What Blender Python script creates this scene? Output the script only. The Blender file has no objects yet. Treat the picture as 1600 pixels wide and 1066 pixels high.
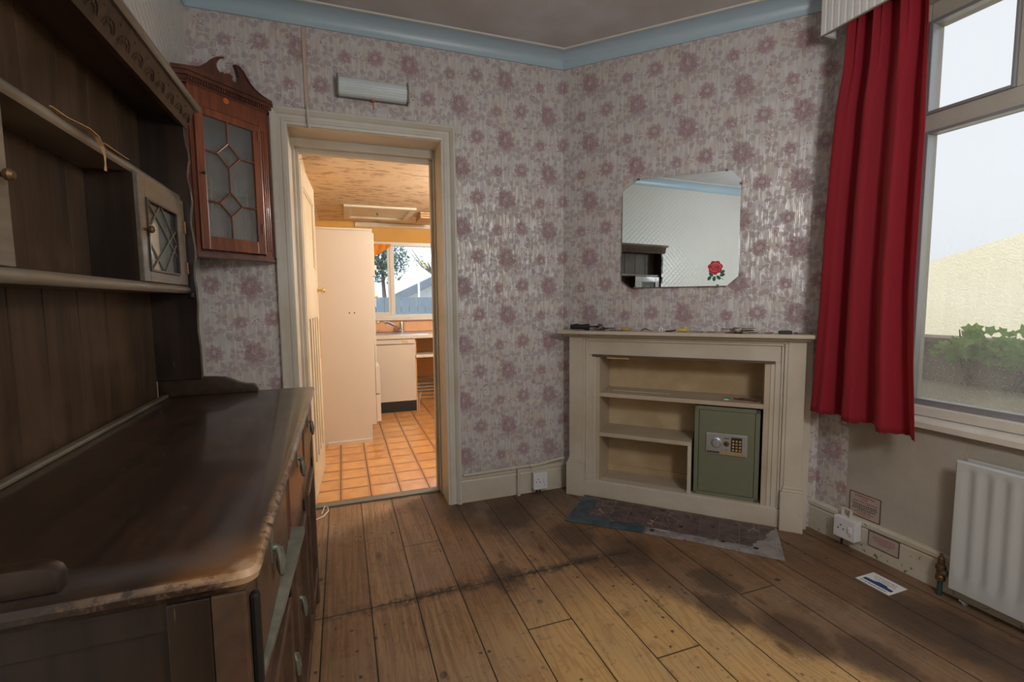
import bpy, bmesh, math, random
from mathutils import Vector, Matrix
from math import pi, sin, cos, radians as R
random.seed(7)
SC = bpy.context.scene
COL = SC.collection

# ------------------------------------------------------------------ camera
FPX = 739.4
yaw, pitch, roll = R(19.73), R(4.90), R(-0.59)
F = Vector((sin(yaw)*cos(pitch), cos(yaw)*cos(pitch), -sin(pitch)))
Rt = Vector((cos(yaw), -sin(yaw), 0)); Up = Rt.cross(F)
R2 = Rt*cos(roll) + Up*sin(roll); U2 = -Rt*sin(roll) + Up*cos(roll)
cd = bpy.data.cameras.new('camera'); cam = bpy.data.objects.new('camera', cd); COL.objects.link(cam)
cd.sensor_width = 36; cd.sensor_fit = 'HORIZONTAL'; cd.lens = FPX/1600*36
cd.clip_start = 0.02; cd.clip_end = 200
cam.matrix_world = Matrix(((R2.x, U2.x, -F.x, 0), (R2.y, U2.y, -F.y, 0), (R2.z, U2.z, -F.z, 1.2), (0, 0, 0, 1)))
SC.camera = cam

# ------------------------------------------------------------------ light
W = bpy.data.worlds.new('sky'); SC.world = W; W.use_nodes = True
wn = W.node_tree; wn.nodes.clear()
wo = wn.nodes.new('ShaderNodeOutputWorld'); wb = wn.nodes.new('ShaderNodeBackground')
wb.inputs[0].default_value = (0.90, 0.95, 1.0, 1); wb.inputs[1].default_value = 1.5
wn.links.new(wb.outputs[0], wo.inputs[0])
SC.view_settings.view_transform = 'Standard'; SC.view_settings.look = 'None'
SC.view_settings.gamma = 1; SC.view_settings.use_curve_mapping = False
SC.view_settings.exposure = 0.08

def portal(name, loc, rot, sx, sy):
    l = bpy.data.lights.new(name, 'AREA'); l.shape = 'RECTANGLE'; l.size = sx; l.size_y = sy
    l.cycles.is_portal = True
    o = bpy.data.objects.new(name, l); COL.objects.link(o); o.location = loc; o.rotation_euler = rot
    return o
portal('window_portal', (2.46, 0.40, 1.55), (0, R(90), 0), 1.66, 1.84)
portal('kitchen_window_portal', (0.9, 5.98, 1.45), (R(-90), 0, 0), 1.2, 0.9)
portal('kitchen_side_portal', (1.98, 3.9, 1.4), (0, R(90), 0), 1.2, 1.1)
def lamp(name, loc, power, col, rad):
    l = bpy.data.lights.new(name, 'POINT'); l.energy = power; l.color = col; l.shadow_soft_size = rad
    o = bpy.data.objects.new(name, l); COL.objects.link(o); o.location = loc
    return o
lamp('room_fill_light', (0.95, -0.25, 1.80), 56, (1.0, 0.975, 0.95), 0.16)  # added fill light behind the camera, brightens the room
lamp('kitchen_fill_light', (1.45, 3.55, 1.98), 80, (1.0, 0.95, 0.87), 0.10)  # added fill light out of sight, brightens the kitchen
sl = bpy.data.lights.new('sun', 'SUN'); sl.energy = 7.0; sl.angle = R(3); sl.color = (1, .95, .86)
so = bpy.data.objects.new('sun', sl); COL.objects.link(so)
so.rotation_euler = Vector((-.62, -.42, .78)).to_track_quat('Z', 'Y').to_euler()

# ------------------------------------------------------------------ node helper
class X:
    def __init__(s, nt, so): s.nt = nt; s.so = so
    def _m(s, op, *a, clamp=False):
        n = s.nt.nodes.new('ShaderNodeMath'); n.operation = op; n.use_clamp = clamp
        for i, v in enumerate((s,)+a):
            if isinstance(v, X): s.nt.links.new(v.so, n.inputs[i])
            else: n.inputs[i].default_value = v
        return X(s.nt, n.outputs[0])
    def __add__(s, o): return s._m('ADD', o)
    __radd__ = __add__
    def __sub__(s, o): return s._m('SUBTRACT', o)
    def __rsub__(s, o): return (s*-1)+o
    def __mul__(s, o): return s._m('MULTIPLY', o)
    __rmul__ = __mul__
    def __truediv__(s, o): return s._m('DIVIDE', o)
    def abs(s): return s._m('ABSOLUTE')
    def sin(s): return s._m('SINE')
    def sqrt(s): return s._m('SQRT')
    def round(s): return s._m('ROUND')
    def floor(s): return s._m('FLOOR')
    def fract(s): return s._m('FRACT')
    def pow(s, p): return s._m('POWER', p)
    def atan2(s, o): return s._m('ARCTAN2', o)
    def min(s, o): return s._m('MINIMUM', o)
    def max(s, o): return s._m('MAXIMUM', o)
    def lt(s, o): return s._m('LESS_THAN', o)
    def gt(s, o): return s._m('GREATER_THAN', o)
    def clamp(s): return s._m('ADD', 0.0, clamp=True)
    def step(s, a, b):            # smooth ramp from a to b -> 0..1 (a may exceed b)
        n = s.nt.nodes.new('ShaderNodeMapRange'); n.interpolation_type = 'SMOOTHSTEP'
        s.nt.links.new(s.so, n.inputs[0])
        if a < b: vals = (a, b, 0, 1)
        else: vals = (b, a, 1, 0)
        for i, v in enumerate(vals): n.inputs[1+i].default_value = v
        return X(s.nt, n.outputs[0])
class Mat:
    def __init__(s, name, rough=0.6, color=(0.5, 0.5, 0.5), metal=0, spec=0.5, coat=0, bump=None):
        s.m = bpy.data.materials.new(name); s.m.use_nodes = True; s.nt = s.m.node_tree
        s.b = s.nt.nodes['Principled BSDF']
        s.b.inputs['Base Color'].default_value = (*color, 1); s.b.inputs['Roughness'].default_value = rough
        s.b.inputs['Metallic'].default_value = metal; s.b.inputs['Specular IOR Level'].default_value = spec
        s.b.inputs['Coat Weight'].default_value = coat
    def pos(s, obj=False):
        if obj: so = s.nt.nodes.new('ShaderNodeTexCoord').outputs['Object']
        else: so = s.nt.nodes.new('ShaderNodeNewGeometry').outputs['Position']
        s.P = so
        n = s.nt.nodes.new('ShaderNodeSeparateXYZ'); s.nt.links.new(so, n.inputs[0])
        return [X(s.nt, n.outputs[i]) for i in range(3)]
    def vec(s, x, y, z=0.0):
        n = s.nt.nodes.new('ShaderNodeCombineXYZ')
        for i, v in enumerate((x, y, z)):
            if isinstance(v, X): s.nt.links.new(v.so, n.inputs[i])
            else: n.inputs[i].default_value = v
        return n.outputs[0]
    def noise(s, vec, scale, detail=3, rough=0.55, dist=0, col=False):
        n = s.nt.nodes.new('ShaderNodeTexNoise'); s.nt.links.new(vec, n.inputs['Vector'])
        n.inputs['Scale'].default_value = scale; n.inputs['Detail'].default_value = detail
        n.inputs['Roughness'].default_value = rough; n.inputs['Distortion'].default_value = dist
        return X(s.nt, n.outputs[0])
    def vor(s, vec, scale, feature='F1', out='Distance'):
        n = s.nt.nodes.new('ShaderNodeTexVoronoi'); n.feature = feature
        s.nt.links.new(vec, n.inputs['Vector']); n.inputs['Scale'].default_value = scale
        return X(s.nt, n.outputs[out])
    def white(s, v):
        n = s.nt.nodes.new('ShaderNodeTexWhiteNoise'); n.noise_dimensions = '1D'
        s.nt.links.new(v.so, n.inputs['W']); return X(s.nt, n.outputs['Value'])
    def mix(s, f, a, b):
        n = s.nt.nodes.new('ShaderNodeMix'); n.data_type = 'RGBA'; n.clamp_factor = True
        if isinstance(f, X): s.nt.links.new(f.so, n.inputs[0])
        else: n.inputs[0].default_value = f
        for i, v in ((6, a), (7, b)):
            if isinstance(v, tuple): n.inputs[i].default_value = (*v, 1)
            else: s.nt.links.new(v, n.inputs[i])
        return n.outputs[2]
    def mul(s, c, f):
        n = s.nt.nodes.new('ShaderNodeVectorMath'); n.operation = 'SCALE'
        s.nt.links.new(c, n.inputs[0])
        if isinstance(f, X): s.nt.links.new(f.so, n.inputs['Scale'])
        else: n.inputs['Scale'].default_value = f
        return n.outputs[0]
    def color(s, c): s.nt.links.new(c, s.b.inputs['Base Color']); return s
    def rough(s, v): s.nt.links.new(v.so, s.b.inputs['Roughness']); return s
    def bump(s, h, strength=0.3, dist=0.01):
        n = s.nt.nodes.new('ShaderNodeBump'); n.inputs['Strength'].default_value = strength
        n.inputs['Distance'].default_value = dist
        s.nt.links.new(h.so, n.inputs['Height']); s.nt.links.new(n.outputs[0], s.b.inputs['Normal']); return s

def plain(name, color, rough=0.6, metal=0, var=0.15, scale=12, spec=0.5, bump=0.0, bscale=120):
    M = Mat(name, rough, color, metal, spec); x, y, z = M.pos(True)
    n = M.noise(M.P, scale, 4)
    c = M.mix(n, tuple(k*(1-var) for k in color), tuple(min(1, k*(1+var)) for k in color)); M.color(c)
    if bump: M.bump(M.noise(M.P, bscale, 3), bump, 0.004)
    return M.m

# ---- wallpaper: printed repeat of mauve flowers, leaf fans and berry sprigs
def wallpaper(name, tx, ty, off=0.0):
    M = Mat(name, 0.5); x, y, z = M.pos()
    u = x*tx + y*ty + off; zz = z + 0.233
    DX, DY = 0.272, 0.337
    w1 = M.noise(M.vec(u*30, z*30), 1.0, 2)-0.5; w2 = M.noise(M.vec(u*30+9, z*30+5), 1.0, 2)-0.5
    w3 = M.noise(M.vec(u*95, z*95), 1.0, 2)-0.5; w4 = M.noise(M.vec(u*95+3, z*95+8), 1.0, 2)-0.5
    uu = u + w1*0.022 + w3*0.010; vv = zz + w2*0.022 + w4*0.010
    fine = M.noise(M.vec(u*230, z*230), 1.0, 3, .6)
    lines = M.noise(M.vec(u*120+w1*8, z*120+w2*8), 1.0, 2, .6)
    fl = None; lf = None
    def local(a, b):
        cu = uu/DX - a; n = cu.round(); fu = (cu-n)*DX
        cv = vv/DY - b - n*(-0.5); fv = (cv-cv.round())*DY
        return fu, fv
    def flower(a, b, rad, k, ph, ox=0.0, oy=0.0):
        fu, fv = local(a, b)
        r = (fu*fu+fv*fv).sqrt(); th = fv.atan2(fu)
        sn = ((th*(k/2.0)+ph).sin()).abs()
        edge = (sn.pow(0.55)*0.42+0.60+(lines-.5)*.95+w4*.25)*rad*1.12
        m = (edge-r).step(-0.002, 0.006)
        gu = fu-ox; gv = fv-oy; rc = (gu*gu+gv*gv).sqrt()
        core = rc.step(rad*0.20, rad*0.42)            # 0 in the pale heart
        dark = (1-sn).pow(2.0)*0.26 + (r/rad).step(1.1, 0.35)*0.20 + (fine-.45).clamp()*0.5
        rim = (rc-rad*0.36).abs().step(0.005, 0.0)*0.16
        return m*((0.46+dark)*(0.52+core*0.48) + rim)
    def leaves(a, b, rad, k, ph):
        fu, fv = local(a, b)
        r = (fu*fu+fv*fv).sqrt(); th = fv.atan2(fu)
        sn = ((th*(k/2.0)+ph).sin()).abs(); ed = (sn.pow(1.1)*1.15+(lines-.5)*.5)*rad-r
        m = ed.step(-0.001, 0.003)*(r.step(0.003, 0.009))
        outl = ed.abs().step(0.0028, 0.0)*r.step(0.004, 0.012)
        return m*0.50 + outl*0.30
    def sprig(a, b, rad):
        fu, fv = local(a, b); r = (fu*fu+fv*fv).sqrt()
        d = M.vor(M.vec(uu, vv), 85)
        return ((d-0.26).abs().step(0.20, 0.02))*(r.step(rad, rad*0.5))
    for p in ((0, 0, .054, 9, .3, .002, .010), (.36, .52, .043, 8, 1.0, .0, .004), (.80, -.03, .034, 5, .2, .006, -.006)):
        f = flower(*p); fl = f if fl is None else fl.max(f)
    for p in ((.15, -.19, .045, 5, .4), (.24, -.08, .034, 4, 2.4), (-.14, .24, .038, 4, 1.1), (.58, -.16, .038, 3, .2), (.56, .28, .038, 5, 2.0), (.93, .36, .036, 4, .7), (.18, .26, .032, 3, .9), (.50, .02, .030, 4, .2), (.76, .27, .030, 4, 1.9), (.33, .80, .030, 3, 1.2), (.70, .50, .026, 4, .5), (.98, -.42, .034, 4, .1)):
        f = leaves(*p); lf = f if lf is None else lf.max(f)
    sp = sprig(.42, .18, .040).max(sprig(.86, .62, .040)).max(sprig(.04, .50, .038)).max(sprig(.68, -.25, .036)).max(sprig(.22, .45, .030))
    blot = M.noise(M.vec(u, z), 9, 2); blot2 = M.noise(M.vec(u+7, z), 5, 2)
    bg = M.mix(blot.step(.35, .65), (.50, .475, .475), (.515, .475, .43))
    bg = M.mix(blot2.step(.56, .72)*0.40, bg, (.46, .34, .25))
    # embossed wavy background streaks, with their silvery sheen painted into the colour
    wv = ((u + M.noise(M.vec(u*14, z*6), 1, 2)*0.03)*900).sin()*0.5+0.5
    stmask = M.noise(M.vec(u*75, z*10), 1.0, 3).step(.44, .60)
    bg = M.mix(stmask*0.50, bg, (.66, .67, .67))
    bg = M.mix((1-stmask)*wv*.18, bg, (.34, .29, .28))
    tone = M.noise(M.vec(u+3, z+2), 3.0, 2)
    leafc = M.mix(tone.step(.4, .6), (.275, .175, .195), (.25, .185, .215))
    flc = M.mix(tone.step(.35, .65), (.275, .130, .155), (.262, .142, .165))
    mod = fine*0.9+0.55
    c = M.mix((lf*mod*1.05).clamp()*0.82, bg, leafc)
    c = M.mix((sp*0.75*mod).clamp(), c, (.27, .135, .175))
    c = M.mix((fl*(mod*.5+.50)*0.92).clamp(), c, flc)
    c = M.mix(lines.step(.58, .70)*0.26, c, (.29, .20, .21))
    low = M.noise(M.vec(u*1.3, z*.6), 1.6, 4)
    c = M.mix(low.step(.55, .78)*0.28, c, (.32, .24, .17))
    seam = ((u/0.53).fract()-0.5).abs().step(0.494, 0.499)
    c = M.mix(seam*0.35, c, (.34, .24, .16))
    M.color(c)
    ink = (fl+lf*0.8).clamp()
    M.rough((ink*0.25+0.36) + (1-stmask)*0.10)
    met = ((1-ink)*stmask*0.24).clamp(); M.nt.links.new(met.so, M.b.inputs['Metallic'])
    M.b.inputs['Specular IOR Level'].default_value = 0.6
    M.bump((wv*stmask*0.4)+ink*0.8+M.noise(M.P, 55, 3)*0.8, 0.35, 0.003)
    return M.m

def plaster(name, c1, c2, sc=30, bump=0.5, rough=.75):
    M = Mat(name, rough); M.pos()
    n = M.noise(M.P, sc, 5); n2 = M.noise(M.P, 2.3, 4)
    c = M.mix(n2.step(.3, .7), c1, c2); c = M.mix(n.step(.62, .75)*.25, c, tuple(k*.6 for k in c1))
    M.color(c); M.bump(M.noise(M.P, sc*4, 4), bump, 0.004); return M.m

def floorboards():
    M = Mat('pine_floorboards', .55); x, y, z = M.pos()
    WB = 0.177
    bx = (x-0.065)/WB; idx = bx.floor(); fr = bx.fract()
    r1 = M.white(idx+3.3); r2 = M.white(idx*1.7+11.0)
    V = M.vec(x, y)
    g = M.noise(M.vec(x*1.0+r1*9, y*0.035+r2*7), 60, 5, .65, .5)
    ring = ((x*190 + M.noise(M.vec(x*2.2, y*.42+r1*5), 3.0, 3)*70).sin())*.5+.5
    big = M.noise(V, 2.2, 4); grime = M.noise(V, 6.5, 6, .72); fineg = M.noise(V, 38, 5, .75)
    base = M.mix(r1, (.27, .145, .068), (.36, .205, .098))
    c = M.mix(g.step(.40, .62)*0.70, base, (.14, .072, .034))
    c = M.mix(ring.step(.70, 1.0)*0.38, c, (.17, .085, .038))
    # scrubbed, paler middle of the room and the dark stained margin
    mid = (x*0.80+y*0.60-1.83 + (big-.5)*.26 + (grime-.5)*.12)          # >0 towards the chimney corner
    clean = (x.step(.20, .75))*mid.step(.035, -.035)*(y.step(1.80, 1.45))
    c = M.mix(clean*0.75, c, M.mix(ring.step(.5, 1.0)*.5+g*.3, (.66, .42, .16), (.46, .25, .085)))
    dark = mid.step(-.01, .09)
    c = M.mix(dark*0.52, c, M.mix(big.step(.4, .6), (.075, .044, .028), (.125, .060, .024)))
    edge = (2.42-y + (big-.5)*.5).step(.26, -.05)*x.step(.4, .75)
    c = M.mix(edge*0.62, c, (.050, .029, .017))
    haze = M.noise(M.vec(x+5, y), 3.1, 4, .6)
    c = M.mix(haze.step(.38, .68)*0.30, c, (.34, .25, .17))
    c = M.mix((grime*.6+fineg*.4).step(.53, .66)*0.50, c, (.085, .052, .032))
    c = M.mix(fineg.step(.56, .68)*.50, c, (.10, .06, .035)); c = M.mix(fineg.step(.42, .32)*.35, c, (.46, .31, .18))
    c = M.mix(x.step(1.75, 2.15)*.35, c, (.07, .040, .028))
    # line of dirt across the boards where a covering ended
    ln = (y-1.852+(M.noise(V, 5, 3)-.5)*.07).abs()
    dirt = ln.step(.055, .0)*(grime*.5+fineg*.5).step(.42, .54)*x.step(-.3, .3)*(x.step(1.40, 1.15))
    ln2 = (y-1.852+(fineg-.5)*.006).abs().step(.005, .002)*(x.lt(1.25))
    c = M.mix(dirt*0.85, c, (.032, .024, .018)); c = M.mix(ln2*.85, c, (.025, .017, .012))
    # knots and drips
    kn = M.vor(M.vec(x*1.0+idx*.37, y*.42), 6.2)
    c = M.mix(kn.step(.13, .05)*.75, c, (.10, .038, .016)); c = M.mix(kn.step(.035, .02)*.8, c, (.03, .014, .008))
    kr = ((kn*150).sin()*.5+.5)*kn.step(.30, .12); c = M.mix(kr*.30, c, (.15, .07, .03))
    for sc, th, md in ((8, .13, 3), (19, .15, 1)):
        spot = M.vor(M.vec(x+sc, y+2+(grime-.5)*.05), sc)
        c = M.mix(spot.step(th, th*.55)*(M.noise(M.vec(x+sc, y), 2.1, 2).step(.47, .55))*.85, c, (.030, .022, .017))
    # dark pools
    for cx, cy, rr in ((1.07, 2.08, .13), (1.24, 1.86, .15), (1.34, 1.36, .10), (1.48, 1.16, .13), (1.62, .98, .12), (.84, 2.42, .16), (.60, 2.56, .12), (2.0, 1.05, .18), (2.05, .80, .16), (.62, 1.88, .10), (1.45, 1.52, .10)):
        d = (((x-cx)*(x-cx)+(y-cy)*(y-cy)*.6).sqrt()+(grime-.5)*.22+(fineg-.5)*.06)
        c = M.mix(d.step(rr, rr*.55)*.62, c, (.042, .028, .020))
    gap = (fr-.5+(fineg-.5)*.004).abs().step(.482, .494)
    # butt joints between board lengths
    for k, yj in ((1, 2.28), (3, 1.52), (5, 1.24), (6, 2.12), (8, 1.41)):
        jt = (idx-k).abs().lt(.5)*((y-yj).abs().step(.004, .0018)); c = M.mix(jt*.9, c, (.015, .010, .007))
    c = M.mix(gap*.94, c, (.010, .007, .005))
    M.color(c); M.rough(g*.22+.34+dirt*.2+fineg*.15)
    M.bump(g*.25+(1-gap)*1.5+ring*.10+fineg*.2, .6, .004); return M.m

def quarry():
    M = Mat('kitchen_tiles', .28); x, y, z = M.pos()
    T = .1805; a = (x+.049)/T; b = (y-2.972)/T
    ga = (a.fract()-.5).abs(); gb = (b.fract()-.5).abs()
    g = ga.max(gb).step(.474, .486)
    rnd = M.white(a.floor()*7.3+b.floor()*13.7)
    n = M.noise(M.P, 9, 5, .65)
    c = M.mix(n.step(.3, .7), (.60, .31, .115), (.45, .21, .075))
    c = M.mix(rnd*.45, c, (.68, .36, .13)); c = M.mix(ga.max(gb).step(.36, .48)*.45, c, (.33, .12, .04))
    c = M.mix(g, c, (.13, .06, .035)); M.color(c); M.bump((1-g)+n*.15, .4, .003); M.rough(n*.20+.10+g*.3); return M.m

def darkwood(name, c1=(.016, .009, .006), c2=(.040, .022, .013), rough=.33, axis='y', scratch=.5, sheen=0.0):
    M = Mat(name, rough, coat=.15); x, y, z = M.pos()
    v = {'y': M.vec(x*30, y*2.0, z*30), 'z': M.vec(x*30, y*30, z*2.0), 'x': M.vec(x*2.0, y*30, z*30)}[axis]
    n = M.noise(v, 1.0, 5, .6, .4); n2 = M.noise(M.P, 5.0, 4, .6)
    c = M.mix(n.step(.3, .7), c1, c2); c = M.mix(n2.step(.45, .75)*.5, c, tuple(min(1, k*1.9) for k in c2))
    sc = M.noise({'y': M.vec(x*120, y*10, z*120), 'z': M.vec(x*120, y*120, z*10), 'x': M.vec(x*10, y*120, z*120)}[axis], 1.0, 2)
    c = M.mix(sc.step(.74, .80)*scratch, c, (.32, .20, .11))
    M.color(c); M.rough(n2*.25+rough-.10); M.bump(n*.5+n2*.3, .15, .002); return M.m

def worktopwood():
    M = Mat('worn_oak_top', .3, coat=.3); x, y, z = M.pos()
    n = M.noise(M.vec(x*26, y*2, z*26), 1.0, 5, .6, .4); n2 = M.noise(M.P, 4.0, 4, .6)
    c = M.mix(n.step(.3, .7), (.020, .012, .009), (.042, .023, .014))
    c = M.mix(n2.step(.45, .7)*.6, c, (.075, .036, .016))
    wob = (M.noise(M.vec(x*6, y*6, z*6), 1.0, 4, .6)-.5)
    # rubbed bare along the front edge and at the near corner
    d = (-.11-x).min((y-.632)*.9)
    corner = ((x+.11)*(x+.11)+(y-.64)*(y-.64)).sqrt()
    wear = (d+wob*.035).step(.016, .001)*(M.noise(M.vec(x*9, y*9), 1, 3).step(.36, .55))*y.step(1.7, .9)*x.step(-.36, -.20)*z.step(.860, .867)*M.noise(M.P, 60, 3, .7).step(.40, .52)
    rub = (corner+wob*.10).step(.13, .04)
    c = M.mix(rub*.85*z.step(.858, .868), c, (.20, .085, .026)); c = M.mix(M.noise(M.P, 70, 3, .7).step(.52, .62)*z.step(.868, .860)*x.step(-.40, -.25)*.45, c, (.20, .13, .08))
    c = M.mix(wear.max((corner+wob*.06+(M.noise(M.P, 50, 3)-.5)*.05).step(.050, .022)*.8), c, (.46, .29, .16))
    gl = (d+wob*.05-.05).abs().step(.04, .0)*.35
    c = M.mix(gl*y.step(1.9, 1.0), c, (.11, .10, .10))
    sp = M.vor(M.P, 26); spm = M.white(M.vor(M.P, 26, out='Distance')*0+1) if False else M.noise(M.P, 9, 1)
    c = M.mix(sp.step(.055, .035)*spm.step(.52, .6)*.8, c, (.42, .36, .28))
    s1 = M.noise(M.vec(x*70+y*50, y*9-x*6, z), 1.0, 2).step(.74, .80)
    c = M.mix(s1*.30, c, (.20, .14, .10))
    M.color(c); M.rough(n2*.22+.24); M.bump(n*.4+n2*.3, .12, .002); return M.m

def paint(name, col=(.56, .51, .43), dirt=.5, chip=.5, rough=.42, thr=.745):
    M = Mat(name, rough); x, y, z = M.pos()
    n = M.noise(M.P, 3.5, 5, .6); n2 = M.noise(M.P, 24, 4, .6)
    c = M.mix(n.step(.3, .75), col, tuple(a*b for a, b in zip(col, (.84, .80, .72))))
    c = M.mix(n2.step(.68, .76)*dirt*.5, c, tuple(k*.5 for k in col))
    ch = M.noise(M.vec(x*1, y*1, z*.6), 42, 4, .7)
    low = z.step(.22, .0)*.08
    c = M.mix((ch+low).step(thr, thr+.02)*chip, c, (.10, .06, .04))
    M.color(c); M.bump(n*.4+M.noise(M.P, 60, 3)*.3, .25, .003); return M.m

def redwood(name):
    M = Mat(name, .32, coat=.2); x, y, z = M.pos()
    n = M.noise(M.vec(x*35, y*35, z*3), 1, 5, .6, .5)
    c = M.mix(n.step(.3, .7), (.10, .026, .011), (.21, .058, .021)); M.color(c); M.bump(n, .1, .002); return M.m

def fabric():
    M = Mat('red_velvet_curtain', .8); x, y, z = M.pos()
    n = M.noise(M.vec(x*40, y*40, z*4), 1, 4); n2 = M.noise(M.P, 260, 2)
    c = M.mix(n, (.24, .005, .016), (.33, .010, .026)); M.color(c); M.bump(n2, .3, .002)
    M.b.inputs['Sheen Weight'].default_value = .25; M.b.inputs['Sheen Roughness'].default_value = .5
    M.b.inputs['Sheen Tint'].default_value = (1, .45, .45, 1)
    tr = M.nt.nodes.new('ShaderNodeBsdfTranslucent'); tr.inputs[0].default_value = (.75, .01, .02, 1)
    mx = M.nt.nodes.new('ShaderNodeMixShader'); mx.inputs[0].default_value = .30
    out = M.nt.nodes['Material Output']
    M.nt.links.new(M.b.outputs[0], mx.inputs[1]); M.nt.links.new(tr.outputs[0], mx.inputs[2]); M.nt.links.new(mx.outputs[0], out.inputs[0])
    return M.m

def glass(name, tint=(1, 1, 1), haze=0.0, dirt=0.0, refl=.06, z0=0.7, z1=1.7):
    M = Mat(name); x, y, z = M.pos(); nt = M.nt
    tr = nt.nodes.new('ShaderNodeBsdfTransparent'); tr.inputs[0].default_value = (*tint, 1)
    gl = nt.nodes.new('ShaderNodeBsdfGlossy'); gl.inputs[1].default_value = .02 if dirt == 0 else .08
    df = nt.nodes.new('ShaderNodeBsdfTranslucent'); df.inputs[0].default_value = (.85, .85, .82, 1)
    d2 = nt.nodes.new('ShaderNodeBsdfDiffuse'); d2.inputs[0].default_value = (.62, .60, .55, 1)
    m0 = nt.nodes.new('ShaderNodeMixShader'); m0.inputs[0].default_value = .5
    nt.links.new(df.outputs[0], m0.inputs[1]); nt.links.new(d2.outputs[0], m0.inputs[2])
    m1 = nt.nodes.new('ShaderNodeMixShader'); m2 = nt.nodes.new('ShaderNodeMixShader')
    # condensation and grime: denser low down, speckled, with runs
    runs = M.noise(M.vec(y*38, x*38, z*2.2), 1, 3); spk = M.noise(M.P, 190, 2)
    h = z.step(z1, z0)
    f = (h*(runs*.55+.25)*haze + spk.step(.60, .72)*dirt*h + haze*.08).clamp()
    nt.links.new(f.so, m1.inputs[0]); nt.links.new(tr.outputs[0], m1.inputs[1]); nt.links.new(m0.outputs[0], m1.inputs[2])
    m2.inputs[0].default_value = refl; nt.links.new(m1.outputs[0], m2.inputs[1]); nt.links.new(gl.outputs[0], m2.inputs[2])
    nt.links.new(m2.outputs[0], nt.nodes['Material Output'].inputs[0]); return M.m

MT = {}
T45 = .70710678
MT['paper_front'] = wallpaper('floral_wallpaper_front', 1, 0, .152)
MT['paper_diag'] = wallpaper('floral_wallpaper_chimney', T45, -T45, .264)
MT['paper_right'] = wallpaper('floral_wallpaper_right', 0, 1, .0)
MT['plaster'] = plaster('woodchip_plaster', (.42, .38, .32), (.33, .29, .235), 40, .55)
MT['ceil'] = plaster('painted_ceiling', (.47, .44, .43), (.56, .56, .59), 26, .5)
MT['cove'] = plain('pale_blue_gloss', (.36, .465, .54), .35, var=.06, scale=4, bump=.1)
MT['cove_edge'] = plain('white_bead', (.62, .60, .56), .45, var=.05)
MT['floor'] = floorboards(); MT['tile'] = quarry()
MT['dw'] = darkwood('dark_oak', axis='y'); MT['dwz'] = darkwood('dark_oak_upright', (.010, .006, .004), (.027, .015, .009), axis='z')
MT['dwb'] = darkwood('dark_oak_backboard', (.032, .019, .011), (.066, .039, .022), .46, 'z', .15)
for _n in MT['dwb'].node_tree.nodes:
    if _n.type == 'BSDF_PRINCIPLED': _n.inputs['Coat Weight'].default_value = 0; _n.inputs['Specular IOR Level'].default_value = .22
MT['dwf'] = darkwood('oak_front', (.048, .026, .016), (.085, .046, .026), .40, 'y', .6)
MT['dwg'] = darkwood('bleached_oak_edge', (.085, .070, .052), (.14, .12, .088), .34, 'y', .4)
MT['dwred'] = darkwood('reddish_oak_front', (.075, .026, .018), (.12, .045, .026), .42, 'y', .4)
MT['strip'] = darkwood('greyish_worn_moulding', (.085, .088, .066), (.15, .15, .115), .55, 'z', .6)
MT['top'] = worktopwood()
MT['paint'] = paint('cream_gloss_paint'); MT['paintw'] = paint('white_gloss_paint', (.60, .575, .52), .35, .35)
MT['paintchip'] = paint('chipped_cream_paint', (.54, .50, .42), .6, .85, .45, .685)
MT['paintgrey'] = paint('grey_cream_frame', (.42, .40, .36), .3, .3)
MT['shelfpaint'] = paint('dirty_shelf_paint', (.50, .42, .32), .9, .7, .55)
MT['alcove'] = plaster('stained_alcove_lining', (.60, .47, .29), (.40, .28, .15), 45, .4)
MT['red'] = redwood('mahogany')
MT['reddark'] = darkwood('dark_mahogany', (.045, .014, .009), (.11, .036, .02), .4, 'z', .1)
MT['inlay'] = plain('orange_inlay', (.50, .13, .035), .4)
MT['brass'] = plain('tarnished_brass', (.165, .17, .135), .42, .5, .3, 60)
MT['brassb'] = plain('brass', (.72, .50, .22), .25, .9, .1)
MT['iron'] = plain('black_iron', (.012, .011, .010), .5, .3, .2)
MT['rubber'] = plain('black_rubber', (.018, .018, .019), .55)
MT['chrome'] = plain('chrome', (.75, .76, .78), .12, 1.0, .03)
MT['steel'] = plain('brushed_steel', (.42, .46, .52), .32, .75, .08)
MT['mirror'] = plain('mirror_silver', (.84, .94, .97), .015, 1.0, .0)
MT['safe'] = plain('sage_green_enamel', (.155, .165, .105), .45, var=.05, bump=.2, bscale=300)
MT['alu'] = plain('grey_aluminium', (.33, .34, .36), .38, .5, .06)
MT['white'] = plain('white_plastic', (.66, .66, .68), .35, var=.04)
MT['rad'] = plain('radiator_enamel', (.46, .475, .465), .38, var=.07, scale=6, bump=.1)
MT['curtain'] = fabric()
MT['pelmet'] = plain('pelmet_laminate', (.72, .73, .72), .45, var=.05)
MT['pelmetback'] = plain('pelmet_raw_back', (.26, .21, .15), .7)
MT['glass'] = glass('window_glass', tint=(.80, .80, .80), haze=.26, dirt=.25, refl=.03, z0=.70, z1=1.75)
MT['kglass'] = glass('kitchen_window_glass', tint=(.85,.92,1), refl=.015, haze=.12, dirt=.5, z0=1.0, z1=1.75)
MT['cupglass'] = glass('cupboard_glass', tint=(.72, .75, .78), haze=.5, refl=.06, z0=1.4, z1=2.6)
MT['leadglass'] = glass('leaded_glass', tint=(.75, .85, .85), haze=.30, refl=.22, z0=1.2, z1=1.7)
MT['insidegrey'] = plain('grey_painted_interior', (.28, .29, .31), .7)
MT['kyellow'] = plaster('yellow_kitchen_wall', (.72, .44, .13), (.66, .38, .10), 26, .4)
MT['kcream'] = plain('cream_laminate', (.62, .565, .48), .4, var=.05, scale=3)
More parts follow.
